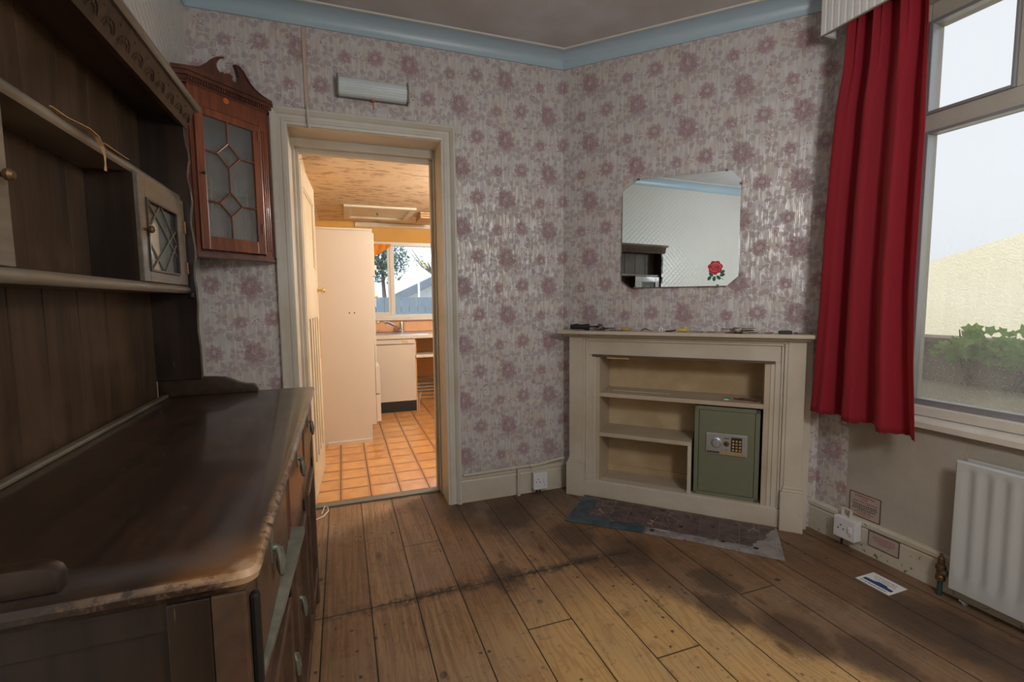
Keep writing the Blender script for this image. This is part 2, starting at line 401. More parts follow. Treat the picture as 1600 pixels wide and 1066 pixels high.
MT['kdoor'] = paint('cream_door_paint', (.64, .56, .42), .2, .1)
MT['kcounter'] = plain('speckled_worktop', (.66, .60, .50), .3, var=.08, scale=90)
MT['splash'] = plain('peach_tile', (.80, .46, .26), .3, var=.10, scale=8)
MT['grout'] = plain('grout', (.70, .62, .48), .7)
MT['upvc'] = plain('white_window_frame', (.74, .72, .66), .35, var=.03)
MT['black'] = plain('black_plinth', (.018, .018, .021), .6)
MT['orange'] = plain('orange_net', (.85, .30, .03), .8)
MT['conduit'] = plain('papered_conduit', (.50, .37, .31), .6, var=.2, scale=30)
MT['diff'] = plain('ribbed_clear_diffuser', (.60, .68, .71), .14, var=.12, scale=10, spec=.8)
MT['metalgrey'] = plain('dull_grey_metal', (.20, .19, .16), .5, .4)
MT['paperw'] = plain('white_card', (.72, .73, .72), .6, var=.03)
MT['papera'] = plain('aged_card', (.40, .33, .29), .6, var=.12, scale=60)
MT['ink_red'] = plain('red_ink', (.36, .10, .10), .6); MT['ink_dark'] = plain('dark_ink', (.06, .05, .06), .6)
MT['ink_blue'] = plain('blue_ink', (.012, .045, .16), .5); MT['ink_teal'] = plain('teal_ink', (.02, .12, .20), .5)
MT['frame_brown'] = plain('brown_border', (.10, .06, .04), .6)
MT['yellow'] = plain('yellow_plastic', (.60, .47, .03), .4); MT['amber'] = plain('amber_plastic', (.42, .26, .07), .4)
MT['bone'] = plain('bone_white_enamel', (.85, .86, .86), .4)
MT['green'] = plain('green_plastic', (.02, .20, .10), .5)
MT['verdigris'] = plain('verdigris_copper', (.03, .075, .07), .6, .3, .4, 60)
MT['oldbrass'] = plain('brown_brass', (.15, .085, .04), .5, .6, .35, 70)
MT['rose'] = plain('red_rose_print', (.55, .012, .03), .5, var=.15, scale=80)
MT['roseline'] = plain('pink_rose_lines', (.80, .30, .36), .5); MT['leafp'] = plain('green_leaf_print', (.008, .13, .055), .5)
MT['bare'] = plain('split_bare_wood', (.62, .38, .18), .6, var=.2, scale=40)
MT['render'] = plaster('cream_roughcast', (.80, .81, .68), (.76, .76, .61), 22, 1.0)
MT['concrete'] = plaster('mossy_concrete', (.26, .22, .17), (.19, .14, .11), 14, .8)
MT['ground'] = plaster('wet_ground', (.30, .26, .17), (.22, .18, .12), 10, .6)
def leafmat(name, a, b):
    M = Mat(name, .5); M.pos(); n = M.noise(M.P, 17, 3); M.color(M.mix(n.step(.3, .7), a, b))
    tr = M.nt.nodes.new('ShaderNodeBsdfTranslucent'); tr.inputs[0].default_value = (*b, 1)
    mx = M.nt.nodes.new('ShaderNodeMixShader'); mx.inputs[0].default_value = .35
    M.nt.links.new(M.b.outputs[0], mx.inputs[1]); M.nt.links.new(tr.outputs[0], mx.inputs[2])
    M.nt.links.new(mx.outputs[0], M.nt.nodes['Material Output'].inputs[0]); return M.m
MT['leaf'] = leafmat('ivy_leaf', (.09, .25, .05), (.28, .48, .11))
MT['leafblue'] = leafmat('dark_leaf', (.05, .09, .06), (.14, .20, .12))  # dark green foliage colour of the bush beyond the kitchen
MT['leafyellow'] = leafmat('yellowing_leaf', (.62, .50, .16), (.75, .66, .35))
MT['bark'] = plain('twig_bark', (.08, .06, .05), .8)
MT['whitewash'] = plain('white_house_render', (.86, .90, .94), .8, var=.05, scale=3)
MT['slate'] = plain('grey_slate', (.12, .15, .18), .6, var=.2, scale=10)
MT['bluefence'] = plain('weathered_fence', (.14, .19, .23), .7, var=.25, scale=10)
def hearthmat():
    M = Mat('hearth_tiles', .55); x, y, z = M.pos(True)
    n = M.noise(M.P, 14, 5, .65); v = M.noise(M.P, 4, 3)
    a = (x/.093); b = (y/.093)
    g = ((a.fract()-.5).abs()).max((b.fract()-.5).abs()).step(.465, .49)
    c = M.mix(n.step(.35, .7), (.13, .085, .080), (.060, .042, .046))
    c = M.mix(g*.45, c, (.20, .16, .15))
    border = ((-.360-y)+(n-.5)*.02).gt(0).max((x+(n-.5)*.02).lt(.265)*1.0)
    blue = M.mix(n.step(.4, .62), (.030, .055, .075), (.07, .095, .11))
    c = M.mix(border*x.step(.62, .56), c, blue)
    cem = ((-.365-y)+(n-.5)*.03).gt(0).max((x+(n-.5)*.10-y*.45).gt(1.245)*1.0)
    c = M.mix(cem*x.step(.57, .60), c, M.mix(n.step(.35, .65), (.19, .17, .165), (.30, .28, .27)))
    sp = M.vor(M.P, 9); c = M.mix(sp.step(.13, .09), c, (.012, .012, .014))
    w = M.vor(M.P, 13, 'DISTANCE_TO_EDGE'); c = M.mix(w.step(.02, .008)*v.step(.52, .60)*.8, c, (.42, .38, .33))
    M.color(c); M.bump(n+(1-g)*.4, .5, .004); return M.m
MT['hearth'] = hearthmat()
def kceil():
    M = Mat('streaked_ceiling_paper', .7); x, y, z = M.pos()
    n = M.noise(M.vec(x*6, y*16, z), 1.6, 4, .6); n2 = M.noise(M.P, 2.5, 3)
    c = M.mix(n2, (.78, .66, .48), (.70, .55, .36)); c = M.mix(n.step(.50, .66)*.8, c, (.36, .22, .12)); M.color(c)
    M.bump(n, .2, .003); return M.m
MT['kceil'] = kceil()
def anaglypta():
    M = Mat('embossed_white_paper', .34); x, y, z = M.pos()
    a = ((y*110).sin()*(z*110).sin()); M.pos()
    n = M.noise(M.P, 3, 3); M.color(M.mix(n, (.60, .59, .56), (.54, .52, .49))); M.bump(a+M.noise(M.P, 60, 2), .35, .003); return M.m
MT['anag'] = anaglypta()
def hatchboard():
    M = Mat('painted_hatch_board', .5, (.72, .68, .58)); return M.m
MT['hatch'] = paint('hatch_paint', (.74, .69, .57), .4, .2)

# ------------------------------------------------------------------ mesh helper
OFF = {}
class MB:
    def __init__(s): s.bm = bmesh.new()
    def face(s, pts):
        return s.bm.faces.new([s.bm.verts.new(p) for p in pts])
    def box(s, x0, x1, y0, y1, z0, z1, bev=0, M=None):
        b = bmesh.new(); bmesh.ops.create_cube(b, size=1)
        for v in b.verts:
            v.co = Vector(((x0+x1)/2+v.co.x*(x1-x0), (y0+y1)/2+v.co.y*(y1-y0), (z0+z1)/2+v.co.z*(z1-z0)))
        if bev: bmesh.ops.bevel(b, geom=b.edges[:], offset=bev, segments=2, profile=.6, affect='EDGES')
        s.add(b, M); return s
    def add(s, b, M=None):
        if M: b.transform(M)
        me = bpy.data.meshes.new('t'); b.to_mesh(me); b.free(); s.bm.from_mesh(me); bpy.data.meshes.remove(me)
    def prism(s, pts, axis, a, b, bev=0):
        """closed outline pts (2D) extruded along axis between a and b. axis x: pts=(y,z); y: (x,z); z: (x,y)"""
        f = {'x': lambda p, t: (t, p[0], p[1]), 'y': lambda p, t: (p[0], t, p[1]), 'z': lambda p, t: (p[0], p[1], t)}[axis]
        m = bmesh.new(); A = [m.verts.new(f(p, a)) for p in pts]; B = [m.verts.new(f(p, b)) for p in pts]
        n = len(pts); ca = m.faces.new(A); cb = m.faces.new(B[::-1])
        for i in range(n): m.faces.new((A[i], B[i], B[(i+1) % n], A[(i+1) % n]))
        bmesh.ops.recalc_face_normals(m, faces=m.faces)
        if bev:
            es = [e for e in m.edges if (ca in e.link_faces or cb in e.link_faces)]
            bmesh.ops.bevel(m, geom=es, offset=bev, segments=2, profile=.6, affect='EDGES')
        bmesh.ops.triangulate(m, faces=[q for q in m.faces if len(q.verts) > 4])
        s.add(m); return s
    def rings(s, loops, cap=True):
        m = bmesh.new(); L = [[m.verts.new(p) for p in lp] for lp in loops]; n = len(loops[0])
        for a, b in zip(L, L[1:]):
            for i in range(n): m.faces.new((a[i], a[(i+1) % n], b[(i+1) % n], b[i]))
        if cap:
            m.faces.new(L[0]); m.faces.new(L[-1][::-1])
            bmesh.ops.triangulate(m, faces=[q for q in m.faces if len(q.verts) > 4])
        bmesh.ops.recalc_face_normals(m, faces=m.faces); s.add(m); return s
    def slab(s, outline, prof):
        """outline: CCW xy list; prof: (inset, z) rings top to bottom"""
        s.rings([[(*q, z) for q in inset(outline, d)] for d, z in prof]); return s
    def tube(s, pts, r, seg=10, caps=True):
        pts = [Vector(p) for p in pts]; rr = r if isinstance(r, (list, tuple)) else [r]*len(pts)
        loops = []; up = None
        for i, p in enumerate(pts):
            t = (pts[min(i+1, len(pts)-1)]-pts[max(i-1, 0)]).normalized()
            if up is None: up = t.orthogonal().normalized()
            up = (up - t*up.dot(t)).normalized(); w = t.cross(up)
            loops.append([tuple(p+(up*cos(2*pi*k/seg)+w*sin(2*pi*k/seg))*rr[i]) for k in range(seg)])
        s.rings(loops, caps); return s
    def lathe(s, prof, c=(0, 0, 0), axis='z', seg=20):
        """prof: (radius, height)"""
        loops = []
        for r, h in prof:
            lp = []
            for k in range(seg):
                a, b = max(r, 1e-4)*cos(2*pi*k/seg), max(r, 1e-4)*sin(2*pi*k/seg)
                v = {'z': (a, b, h), 'x': (h, a, b), 'y': (a, h, b)}[axis]
                lp.append((v[0]+c[0], v[1]+c[1], v[2]+c[2]))
            loops.append(lp)
        s.rings(loops); return s
    def build(s, name, mat, parent=None, smooth=False, local=False, origin=None):
        me = bpy.data.meshes.new(name)
        off = Vector((0, 0, 0))
        if parent is not None and not local: off = OFF[parent.name]
        elif parent is None:
            if origin is not None: off = Vector(origin)
        for v in s.bm.verts: v.co -= off
        bmesh.ops.recalc_face_normals(s.bm, faces=s.bm.faces)
        s.bm.to_mesh(me); s.bm.free()
        o = bpy.data.objects.new(name, me); COL.objects.link(o)
        if parent is not None: o.parent = parent; OFF[o.name] = off
        else: o.location = off; OFF[o.name] = off
        me.materials.append(MT[mat] if isinstance(mat, str) else mat)
        if smooth:
            for p in me.polygons: p.use_smooth = True
            me.set_sharp_from_angle(angle=R(35))
        return o
def frame(m, axis, a0, a1, u0, u1, v0, v1, wl, wr, wb, wt, bev=.002):
    """rectangular frame: full-height stiles, rails fitted between them. axis 'x': u=y, v=z; axis 'y': u=x, v=z"""
    for p in ((u0, u0+wl, v0, v1), (u1-wr, u1, v0, v1), (u0+wl+.0002, u1-wr-.0002, v0, v0+wb), (u0+wl+.0002, u1-wr-.0002, v1-wt, v1)):
        if axis == 'x': m.box(a0, a1, p[0], p[1], p[2], p[3], bev)
        else: m.box(p[0], p[1], a0, a1, p[2], p[3], bev)
    return m
def inset(poly, d):
    n = len(poly); out = []
    for i in range(n):
        p0, p1, p2 = Vector(poly[i-1]), Vector(poly[i]), Vector(poly[(i+1) % n])
        e1 = (p1-p0).normalized(); e2 = (p2-p1).normalized()
        n1 = Vector((-e1.y, e1.x)); n2 = Vector((-e2.y, e2.x)); m = (n1+n2)
        m = m/ max(m.dot(n1), .3)
        out.append((p1.x+m.x*d, p1.y+m.y*d))
    return out
def rrect(x0, x1, y0, y1, r, seg=6):
    out = []
    for cx, cy, a0 in ((x1-r, y1-r, 0), (x0+r, y1-r, 90), (x0+r, y0+r, 180), (x1-r, y0+r, 270)):
        for k in range(seg+1):
            a = R(a0+90*k/seg); out.append((cx+r*cos(a), cy+r*sin(a)))
    return out
def thing(name, label, cat, loc=(0, 0, 0), rz=0, group=None):
    o = bpy.data.objects.new(name, None); COL.objects.link(o); o.location = loc; o.rotation_euler = (0, 0, rz)
    o.empty_display_size = .05
    o['label'] = label; o['category'] = cat
    if group: o['group'] = group
    OFF[o.name] = Vector(loc); return o
def tag(o, label, cat, group=None, kind=None):
    o['label'] = label; o['category'] = cat
    if group: o['group'] = group
    if kind: o['kind'] = kind
    return o
def struct(o, label=None):
    o['kind'] = 'structure'
    if label: o['label'] = label
    return o
def sweep(path, prof, closed=False):
    """path: xy points, room to the LEFT of travel; prof: (inward offset, z). returns MB"""
    m = MB(); P = [Vector(p) for p in path]; n = len(P); loops = []
    for i in range(n):
        if i == 0: e = (P[1]-P[0]).normalized(); nm = Vector((-e.y, e.x))
        elif i == n-1: e = (P[-1]-P[-2]).normalized(); nm = Vector((-e.y, e.x))
        else:
            e1 = (P[i]-P[i-1]).normalized(); e2 = (P[i+1]-P[i]).normalized()
            n1 = Vector((-e1.y, e1.x)); n2 = Vector((-e2.y, e2.x)); nm = (n1+n2); nm = nm/nm.dot(n1)
        loops.append([(P[i].x+nm.x*d, P[i].y+nm.y*d, z) for d, z in prof])
    m.rings(loops); return m
def text(body, size, mat, parent, loc, rot, name='lettering', align='CENTER', bold=0.0, spacing=1.0):
    cu = bpy.data.curves.new('txt', 'FONT'); cu.body = body; cu.size = size; cu.align_x = align; cu.align_y = 'CENTER'
    cu.offset = bold; cu.extrude = 0.0003; cu.space_line = spacing
    t = bpy.data.objects.new('txt', cu); COL.objects.link(t)
    bpy.context.view_layer.update(); dg = bpy.context.evaluated_depsgraph_get()
    me = bpy.data.meshes.new_from_object(t.evaluated_get(dg)); bpy.data.objects.remove(t)
    me.materials.clear(); me.materials.append(MT[mat])
    o = bpy.data.objects.new(name, me); COL.objects.link(o); o.parent = parent; o.location = loc; o.rotation_euler = rot
    OFF[o.name] = Vector((0, 0, 0)); return o

# ================================================================== SETTING
XL, XR, YF, YB = -.635, 2.28, 2.685, -1.3
CX = 1.307; DEND = (XR, YF-(XR-CX))       # chimney breast runs from (1.307,2.685) to (2.28,1.712)
HC = 2.655
m = MB().box(XL-.1, XR+.1, YB-.1, 2.925, -.05, 0); struct(m.build('floor', 'floor'), 'bare stained pine floorboards')
m = MB().box(-.5, 2.05, 2.926, 6.0, -.05, 0); struct(m.build('floor', 'tile'), 'orange square kitchen floor tiles')
m = MB().box(XL-.1, XR+.1, YB-.1, 2.92, HC, HC+.08); struct(m.build('ceiling', 'ceil'), 'mottled grey painted ceiling')
m = MB().box(XL-.1, XL, YB, 2.92, 0, HC); struct(m.build('wall_left', 'anag'), 'pale embossed paper wall')
OX0, OX1, OZ = -.225, .556, 2.087
m = MB().box(XL, OX0, YF, 2.92, 0, HC).box(OX1, CX+.5, YF, 2.92, 0, HC).box(OX0, OX1, YF, 2.92, OZ, HC)
struct(m.build('wall_front', 'paper_front'), 'floral papered wall with the doorway')
# chimney breast, local frame: x along the wall, y into it
MD = Matrix.Translation((CX, YF, 0)) @ Matrix.Rotation(R(-45), 4, 'Z')
b = MB(); A0, A1, AZ0, AZ1 = .218, 1.156, .05, .885
for bx in ((0, A0, 0, .6, 0, HC), (A1, 1.376, 0, .6, 0, HC), (A0, A1, 0, .6, AZ1, HC), (A0, A1, 0, .6, 0, AZ0), (A0, A1, .20, .6, AZ0, AZ1)):
    q = bmesh.new(); bmesh.ops.create_cube(q, size=1)
    for v in q.verts: v.co = Vector(((bx[0]+bx[1])/2+v.co.x*(bx[1]-bx[0]), (bx[2]+bx[3])/2+v.co.y*(bx[3]-bx[2]), (bx[4]+bx[5])/2+v.co.z*(bx[5]-bx[4])))
    b.add(q, MD)
struct(b.build('wall_chimney', 'paper_diag'), 'floral papered corner chimney breast')
# window wall: papered strip, then bare plaster, with the window opening
WY0, WY1, WZ0, WZ1 = -.55, 1.40, .66, 2.40
m = MB().box(XR, XR+.22, 1.556, 2.0, 0, HC); struct(m.build('wall_right', 'paper_right'), 'papered strip beside the window')
m = MB().box(XR, XR+.22, WY1, 1.556, 0, HC).box(XR, XR+.22, YB, WY0, 0, HC).box(XR, XR+.22, WY0, WY1, 0, WZ0).box(XR, XR+.22, WY0, WY1, WZ1, HC)
struct(m.build('wall_right', 'plaster'), 'stained bare plaster under the window')
m = MB().box(XL-.1, XR+.2, YB-.1, YB, 0, HC); struct(m.build('wall_back', 'anag'))
# coving with white bead
pth = [(XR, YB), (XR, DEND[1]), (CX, YF), (XL, YF), (XL, YB)]
pr = [(0, 2.572), (.004, 2.572), (.010, 2.580)]+[(.010+.068*(1-cos(R(a))), 2.580+.064*sin(R(a))) for a in range(8, 91, 10)][:0]
arc = [(.008+.072*(1-cos(R(a))), 2.578+.070*sin(R(a))) for a in range(0, 91, 10)]
m = sweep(pth, [(0, 2.572), (.008, 2.572)]+arc+[(.08, HC), (0, HC)])
struct(m.build('trim_1', 'cove', smooth=True), 'pale blue coving')
m = sweep(pth, [(.078, 2.646), (.090, 2.646), (.094, 2.651), (.090, HC), (.078, HC)])
struct(m.build('trim_2', 'cove_edge'), 'white bead along the coving')
# skirting
BP = [(0, 0), (.018, 0), (.018, .128), (.013, .136), (.020, .142), (.020, .158), (.012, .166), (0, .168)]
m = sweep([(CX+.03, YF), (.632, YF)], BP); struct(m.build('baseboard_front', 'paint'), 'cream skirting board')
m = sweep([(XL+.0, YF), (XL, YB)], BP); struct(m.build('baseboard_left', 'paint'))
BP2 = [(0, 0), (.018, 0), (.018, .115), (.013, .123), (.022, .130), (.022, .146), (.012, .153), (0, .155)]
m = sweep([(XR, YB), (XR, 1.79)], BP2); struct(m.build('baseboard_right', 'paintchip'), 'cream skirting board')
# door lining, stops and architrave
m = MB().box(OX0-.02, OX0+.004, YF, 2.93, 0, OZ).box(OX1-.004, OX1+.02, YF, 2.93, 0, OZ).box(OX0, OX1, YF, 2.93, OZ-.004, OZ+.02)
m.box(OX0, OX0+.036, 2.895, 2.935, 0, OZ, .003).box(OX1-.028, OX1, 2.895, 2.935, 0, OZ, .003).box(OX0+.0362, OX1-.0282, 2.895, 2.935, 2.018, OZ, .003)
m.box(OX0, OX0+.018, 2.86, 2.8948, 0, OZ, .002).box(OX1-.012, OX1, 2.86, 2.8948, 0, OZ, .002).box(OX0+.0182, OX1-.0122, 2.86, 2.8948, 2.040, OZ, .002)
struct(m.build('trim_3', 'paint'), 'cream door lining')
AP = [(0, 0), (.014, 0), (.016, .012), (.020, .016), (.020, .026), (.016, .030), (.016, .046), (.022, .050), (.028, .058), (.034, .066), (.034, .074), (.030, .077), (0, .077)]
def arch(side):
    m = MB(); n = len(AP)
    def pt(p, path, k):
        d, w = p
        if k == 0: return (OX0-w+.004, YF-d, 0)
        if k == 1: return (OX0-w+.004, YF-d, OZ+w)
        if k == 2: return (OX1+w-.004, YF-d, OZ+w)
        return (OX1+w-.004, YF-d, 0)
    m.rings([[pt(p, None, k) for p in AP] for k in range(4)]); return m
struct(arch(0).build('trim_4', 'paintw'), 'moulded white architrave of the doorway')
m = MB().box(OX0+.03, OX1-.02, 2.885, 2.94, 0, .012, .003); struct(m.build('trim_5', 'metalgrey'), 'worn metal threshold strip')

# kitchen shell
KX0, KX1, KY, KZ = -.30, 1.75, 5.80, 2.12
def kwall(m): return m
m = MB().box(KX0-.1, KX0, 2.92, KY, 0, KZ); struct(m.build('wall_kitchen_left', 'kyellow'))
m = MB().box(KX1, KX1+.2, 2.92, 3.3, 0, KZ).box(KX1, KX1+.2, 4.5, KY, 0, KZ).box(KX1, KX1+.2, 3.3, 4.5, 0, .85).box(KX1, KX1+.2, 3.3, 4.5, 1.95, KZ)
struct(m.build('wall_kitchen_right', 'kyellow'))
KW = (.30, 1.50, 1.00, 1.90)
m = MB().box(KX0, KW[0], KY, KY+.15, 0, KZ).box(KW[1], KX1, KY, KY+.15, 0, KZ).box(KW[0], KW[1], KY, KY+.15, 0, KW[2]).box(KW[0], KW[1], KY, KY+.15, KW[3], KZ)
struct(m.build('wall_kitchen_far', 'kyellow'), 'yellow kitchen wall above the window')
m = MB().box(KX0-.1, KX1+.2, 2.92, KY+.15, KZ, KZ+.06)
m.prism([(KX0, KZ), (KX0, KZ-.10), (KX0+.02, KZ-.05), (KX0+.05, KZ-.02), (KX0+.10, KZ)], 'y', 2.95, KY)
struct(m.build('ceiling', 'kceil'), 'low kitchen ceiling in streaked tan paper')
m = MB().box(.18, KX1, KY-.02, KY, KZ-.055, KZ-.004, .003); struct(m.build('trim_6', 'hatch'), 'white cover strip at the kitchen ceiling')
# kitchen window
wn_ = MB(); x0, x1, z0, z1 = KW
frame(wn_, 'y', KY-.01, KY+.06, x0, x1, z0, z1, .04, .04, .045, .045, .004)
for a in (.555, 1.13): wn_.box(a, a+.05, KY-.009, KY+.059, z0+.0452, z1-.0452, .004)
wf = struct(wn_.build('window_2', 'upvc'), 'white kitchen window frame')
m = MB()
for a, b_ in ((.34, .555), (1.18, 1.46)):
    frame(m, 'y', KY, KY+.045, a, b_, z0+.045, z1-.045, .025, .025, .03, .03, .003)
m.build('sash', 'upvc', wf)
MB().box(x0+.03, x1-.03, KY+.025, KY+.031, z0+.03, z1-.03).build('pane', 'kglass', wf)
MB().box(x0-.04, x1+.1, KY-.06, KY+.01, z0-.022, z0, .005).build('window_sill', 'upvc', wf)
# added kitchen side window, unseen, put in to light the tiles
m = MB()
for bb in ((3.3, 4.5, .85, .90), (3.3, 4.5, 1.9, 1.95), (3.3, 3.35, .85, 1.95), (4.45, 4.5, .85, 1.95), (3.88, 3.92, .85, 1.95)):
    m.box(KX1+.06, KX1+.12, bb[0], bb[1], bb[2], bb[3])
struct(m.build('added_window', 'upvc'))
# ---------------- room window
m = MB(); G = XR+.10
frame(m, 'x', XR+.06, XR+.15, WY0, WY1, .690, WZ1, .05, .05, .045, .075, .004)
m.box(XR+.06, XR+.15, .1602, WY1-.0502, 1.885, 1.955, .004).box(XR+.06, XR+.15, WY0+.0502, .0998, 1.885, 1.955, .004)
m.box(XR+.06, XR+.15, .985, 1.065, 1.9552, 2.3248, .004).box(XR+.06, XR+.15, .10, .16, .7352, 2.3248, .004)
w1 = struct(m.build('window_1', 'paintgrey'), 'window frame')
m = MB()
for y0, y1, a, b_ in ((.16, 1.35, .735, 1.885), (-.50, .10, .735, 1.885)):
    frame(m, 'x', XR+.05, XR+.09, y0, y1, a, b_, .02, .02, .026, .012, .003)
for y0, y1 in ((1.065, 1.35), (.16, .985)):
    a, b_ = 1.955, 2.33
    frame(m, 'x', XR+.05, XR+.09, y0, y1, a, b_, .012, .015, .012, .014, .003)
m.build('sash', 'alu', w1)
MB().box(XR+.080, XR+.086, WY0+.03, WY1-.03, .74, 2.34).build('pane', 'glass', w1)
m = MB().prism([(XR-.035, .655), (XR-.035, .678), (XR-.028, .686), (XR+.07, .700), (XR+.07, .655)], 'y', WY0-.05, WY1+.02)
m.box(XR+.02, XR+.062, WY0, WY1, .695, .735, .004)
m.build('window_sill', 'paintw', w1)

# ================================================================== OUTSIDE
m = MB().box(2.5, 9, -3, 7, -.3, .0); g = m.build('garden_ground', 'ground', origin=(2.5, -3, -.3)); struct(g, 'ground outside the window')
m = MB().box(2.75, 9, -3, 5.9, .0, .66); o = m.build('raised_path', 'ground', origin=(2.75, -3, 0)); struct(o)
m = MB().prism([(-2.0, .66), (5.4, .66), (5.4, .85), (2.20, 1.44), (1.50, 1.645), (-.2, 2.25), (-2.0, 2.9)], 'x', 3.95, 4.15)
o = m.build('neighbour_wall', 'render', origin=(4.05, 2, .66)); tag(o, 'cream rendered wall of the neighbouring house seen through the right window', 'wall')
m = MB().box(3.55, 3.75, -2, 5, .66, .905).box(3.52, 3.78, -2, 5, .905, .94, .006)
o = m.build('garden_wall', 'concrete', origin=(3.65, 1.5, .66)); tag(o, 'low mossy concrete garden wall in front of the cream rendered wall', 'wall')
def plant(name, label, cy, n, spread, z0, zt):
    t = thing(name, label, 'plant', (3.5, cy, .661), group='creepers on the garden wall')
    lm = MB(); sm = MB(); rnd = random.Random(int(cy*100))
    for k in range(5):
        y1 = cy+rnd.uniform(-spread, spread); zz = rnd.uniform(z0, zt)
        pts = [(3.5+.02*k, cy+rnd.uniform(-.03, .03), .66), (3.49, (cy+y1)/2, (.66+zz)/2+.04), (3.50, y1, zz)]
        sm.tube(pts, [.006, .005, .003], 6)
    for k in range(n):
        y = cy+rnd.gauss(0, spread*.55); z = rnd.uniform(z0, zt); x = 3.50+rnd.uniform(-.06, .05)
        if z > .945 and rnd.random() < .55: z -= .12
        if z > .945: x = 3.56+rnd.uniform(-.08, .15)
        r = rnd.uniform(.022, .048)
        e = Matrix.Translation((x, y, z)) @ Matrix.Rotation(rnd.uniform(0, 6.28), 4, 'X') @ Matrix.Rotation(R(90)+rnd.uniform(-.7, .7), 4, 'Y')
        pts = []
        for j in range(10):
            a = 2*pi*j/10; rr = r*(1 if j % 2 == 0 else .62)*(1.2 if j == 0 else 1)
            pts.append(e @ Vector((rr*cos(a), rr*sin(a), .004*cos(3*a))))
        c = e @ Vector((0, 0, -.006))
        for j in range(10): lm.face([c, pts[j], pts[(j+1) % 10]])
    lm.build('leaves', 'leaf', t); sm.build('stem', 'bark', t)
plant('creeper_plant', 'green creeper spilling over the garden wall nearest the curtain', 1.72, 60, .10, .84, 1.01)
plant('creeper_plant', 'green creeper on the garden wall at the right edge of the photo', 1.48, 70, .12, .80, 1.02)
# beyond the kitchen window
m = MB().box(-6, 8, 6.0, 30, -.4, -.02); struct(m.build('garden_ground', 'ground', origin=(0, 10, -.4)), 'garden beyond the kitchen')
m = MB()
for k in range(46): m.box(-3+k*.15, -3+k*.15+.142, 9.0, 9.03, -.05, 1.28, .004)
m.box(-3, 3.9, 9.03, 9.08, .2, .3).box(-3, 3.9, 9.03, 9.08, 1.0, 1.1)
o = m.build('garden_fence', 'bluefence', origin=(.5, 9, -.02)); tag(o, 'blue-grey boarded garden fence outside the kitchen window', 'fence')
h = thing('neighbouring_house', 'white house with sloping grey roof edge beyond the garden fence', 'house', (2.8, 15, -.02))
MB().prism([(1.55, -.02), (6.5, -.02), (6.5, 4.2), (4.2, 4.2), (1.55, 2.30)], 'y', 14.6, 18).build('wall', 'whitewash', h)
MB().prism([(1.40, 1.12), (4.6, 2.62), (4.6, 2.88), (1.40, 1.38)], 'y', 14.1, 14.6).build('verge', 'slate', h)
m = MB().tube([(2.12, 13.8, -.02), (2.12, 13.8, 2.1)], .03, 8); o = m.build('garden_pole', 'whitewash', origin=(2.12, 13.8, -.02)); tag(o, 'thin pale pole standing before the white house outside the kitchen', 'pole')
def tree(name, label, cx, cy, zc, rad, n, mat, lr, hz=1.0):
    t = thing(name, label, 'tree', (cx, cy, -.02)); rnd = random.Random(int(cx*37+cy)); sm = MB(); lm = MB()
    sm.tube([(cx, cy, -.02), (cx+.05, cy, zc*.5), (cx, cy, zc)], [.06, .05, .02], 8)
    for k in range(9):
        a = rnd.uniform(0, 6.28); sm.tube([(cx, cy, zc-.5*rad), (cx+rad*.5*cos(a), cy+.4*rad*sin(a), zc+rnd.uniform(-.2, .3)*rad), (cx+rad*cos(a), cy+rad*.7*sin(a), zc+rnd.uniform(-.6, .9)*rad*hz)], [.018, .012, .004], 5)
    for k in range(n):
        u = Vector((rnd.gauss(0, 1), rnd.gauss(0, 1), rnd.gauss(0, 1))).normalized()*rad*rnd.uniform(.3, 1)
        c = Vector((cx, cy, zc))+Vector((u.x, u.y*.7, u.z*hz)); r = lr*rnd.uniform(.6, 1.3)
        d1 = Vector((rnd.uniform(-1, 1), rnd.uniform(-1, 1), rnd.uniform(-1, 1))).normalized(); d2 = d1.orthogonal().normalized()
        lm.face([c-d1*r, c+d2*r*.5, c+d1*r, c-d2*r*.5])
    sm.build('trunk', 'bark', t); lm.build('foliage', mat, t)
tree('dark_bush', 'dark leafy tree at the left of the kitchen window view', .78, 9.8, 2.05, .55, 1300, 'leafblue', .045, .95)
tree('small_tree', 'bare tree with a few pale yellow leaves outside the kitchen window', 1.50, 8.2, 1.85, .36, 120, 'leafyellow', .04, .9)

# ================================================================== DRESSER
d = thing('welsh_dresser', 'large dark oak dresser with plate rack along the left wall', 'dresser', (-.37, 1.33, 0))
TZ = .87
rr = rrect(-.622, -.110, .638, 2.018, .022)
MB().slab(rr, [(.016, TZ), (.006, TZ-.002), (0, TZ-.009), (.003, TZ-.018), (.012, TZ-.024), (.020, TZ-.034)]).build('worktop', 'top', d, smooth=True)
# carcass
MB().box(-.615, -.150, .664, .684, .06, .835).box(-.615, -.165, .659, .665, .800, .836, .001).build('end_panel', 'dwz', d)
MB().box(-.615, -.150, 1.975, 1.995, .06, .835).build('end_panel', 'dwz', d)
m = MB().box(-.215, -.168, .655, .668, .05, .835, .002)
m.build('stile', 'dwz', d)
def post(y0, y1): return MB().box(-.168, -.128, y0, y1, .0, .836, .004)
post(.655, .705).build('corner_post', 'dwf', d); post(1.955, 2.0).build('corner_post', 'dwf', d)
MB().box(-.612, -.17, .70, 1.98, .10, .12).build('bottom_board', 'dw', d)
MB().box(-.618, -.612, .66, 1.99, .08, .835).build('back_panel', 'dw', d)
MB().box(-.166, -.140, .70, 1.96, .0, .09, .002).build('plinth', 'dwf', d)
m = MB().box(-.166, -.134, .70, 1.96, .640, .662, .002).box(-.166, -.134, .70, 1.96, .09, .115, .002)
for yy in (1.108, 1.545): m.box(-.166, -.136, yy, yy+.020, .09, .835)
m.build('front_rail', 'dwf', d)
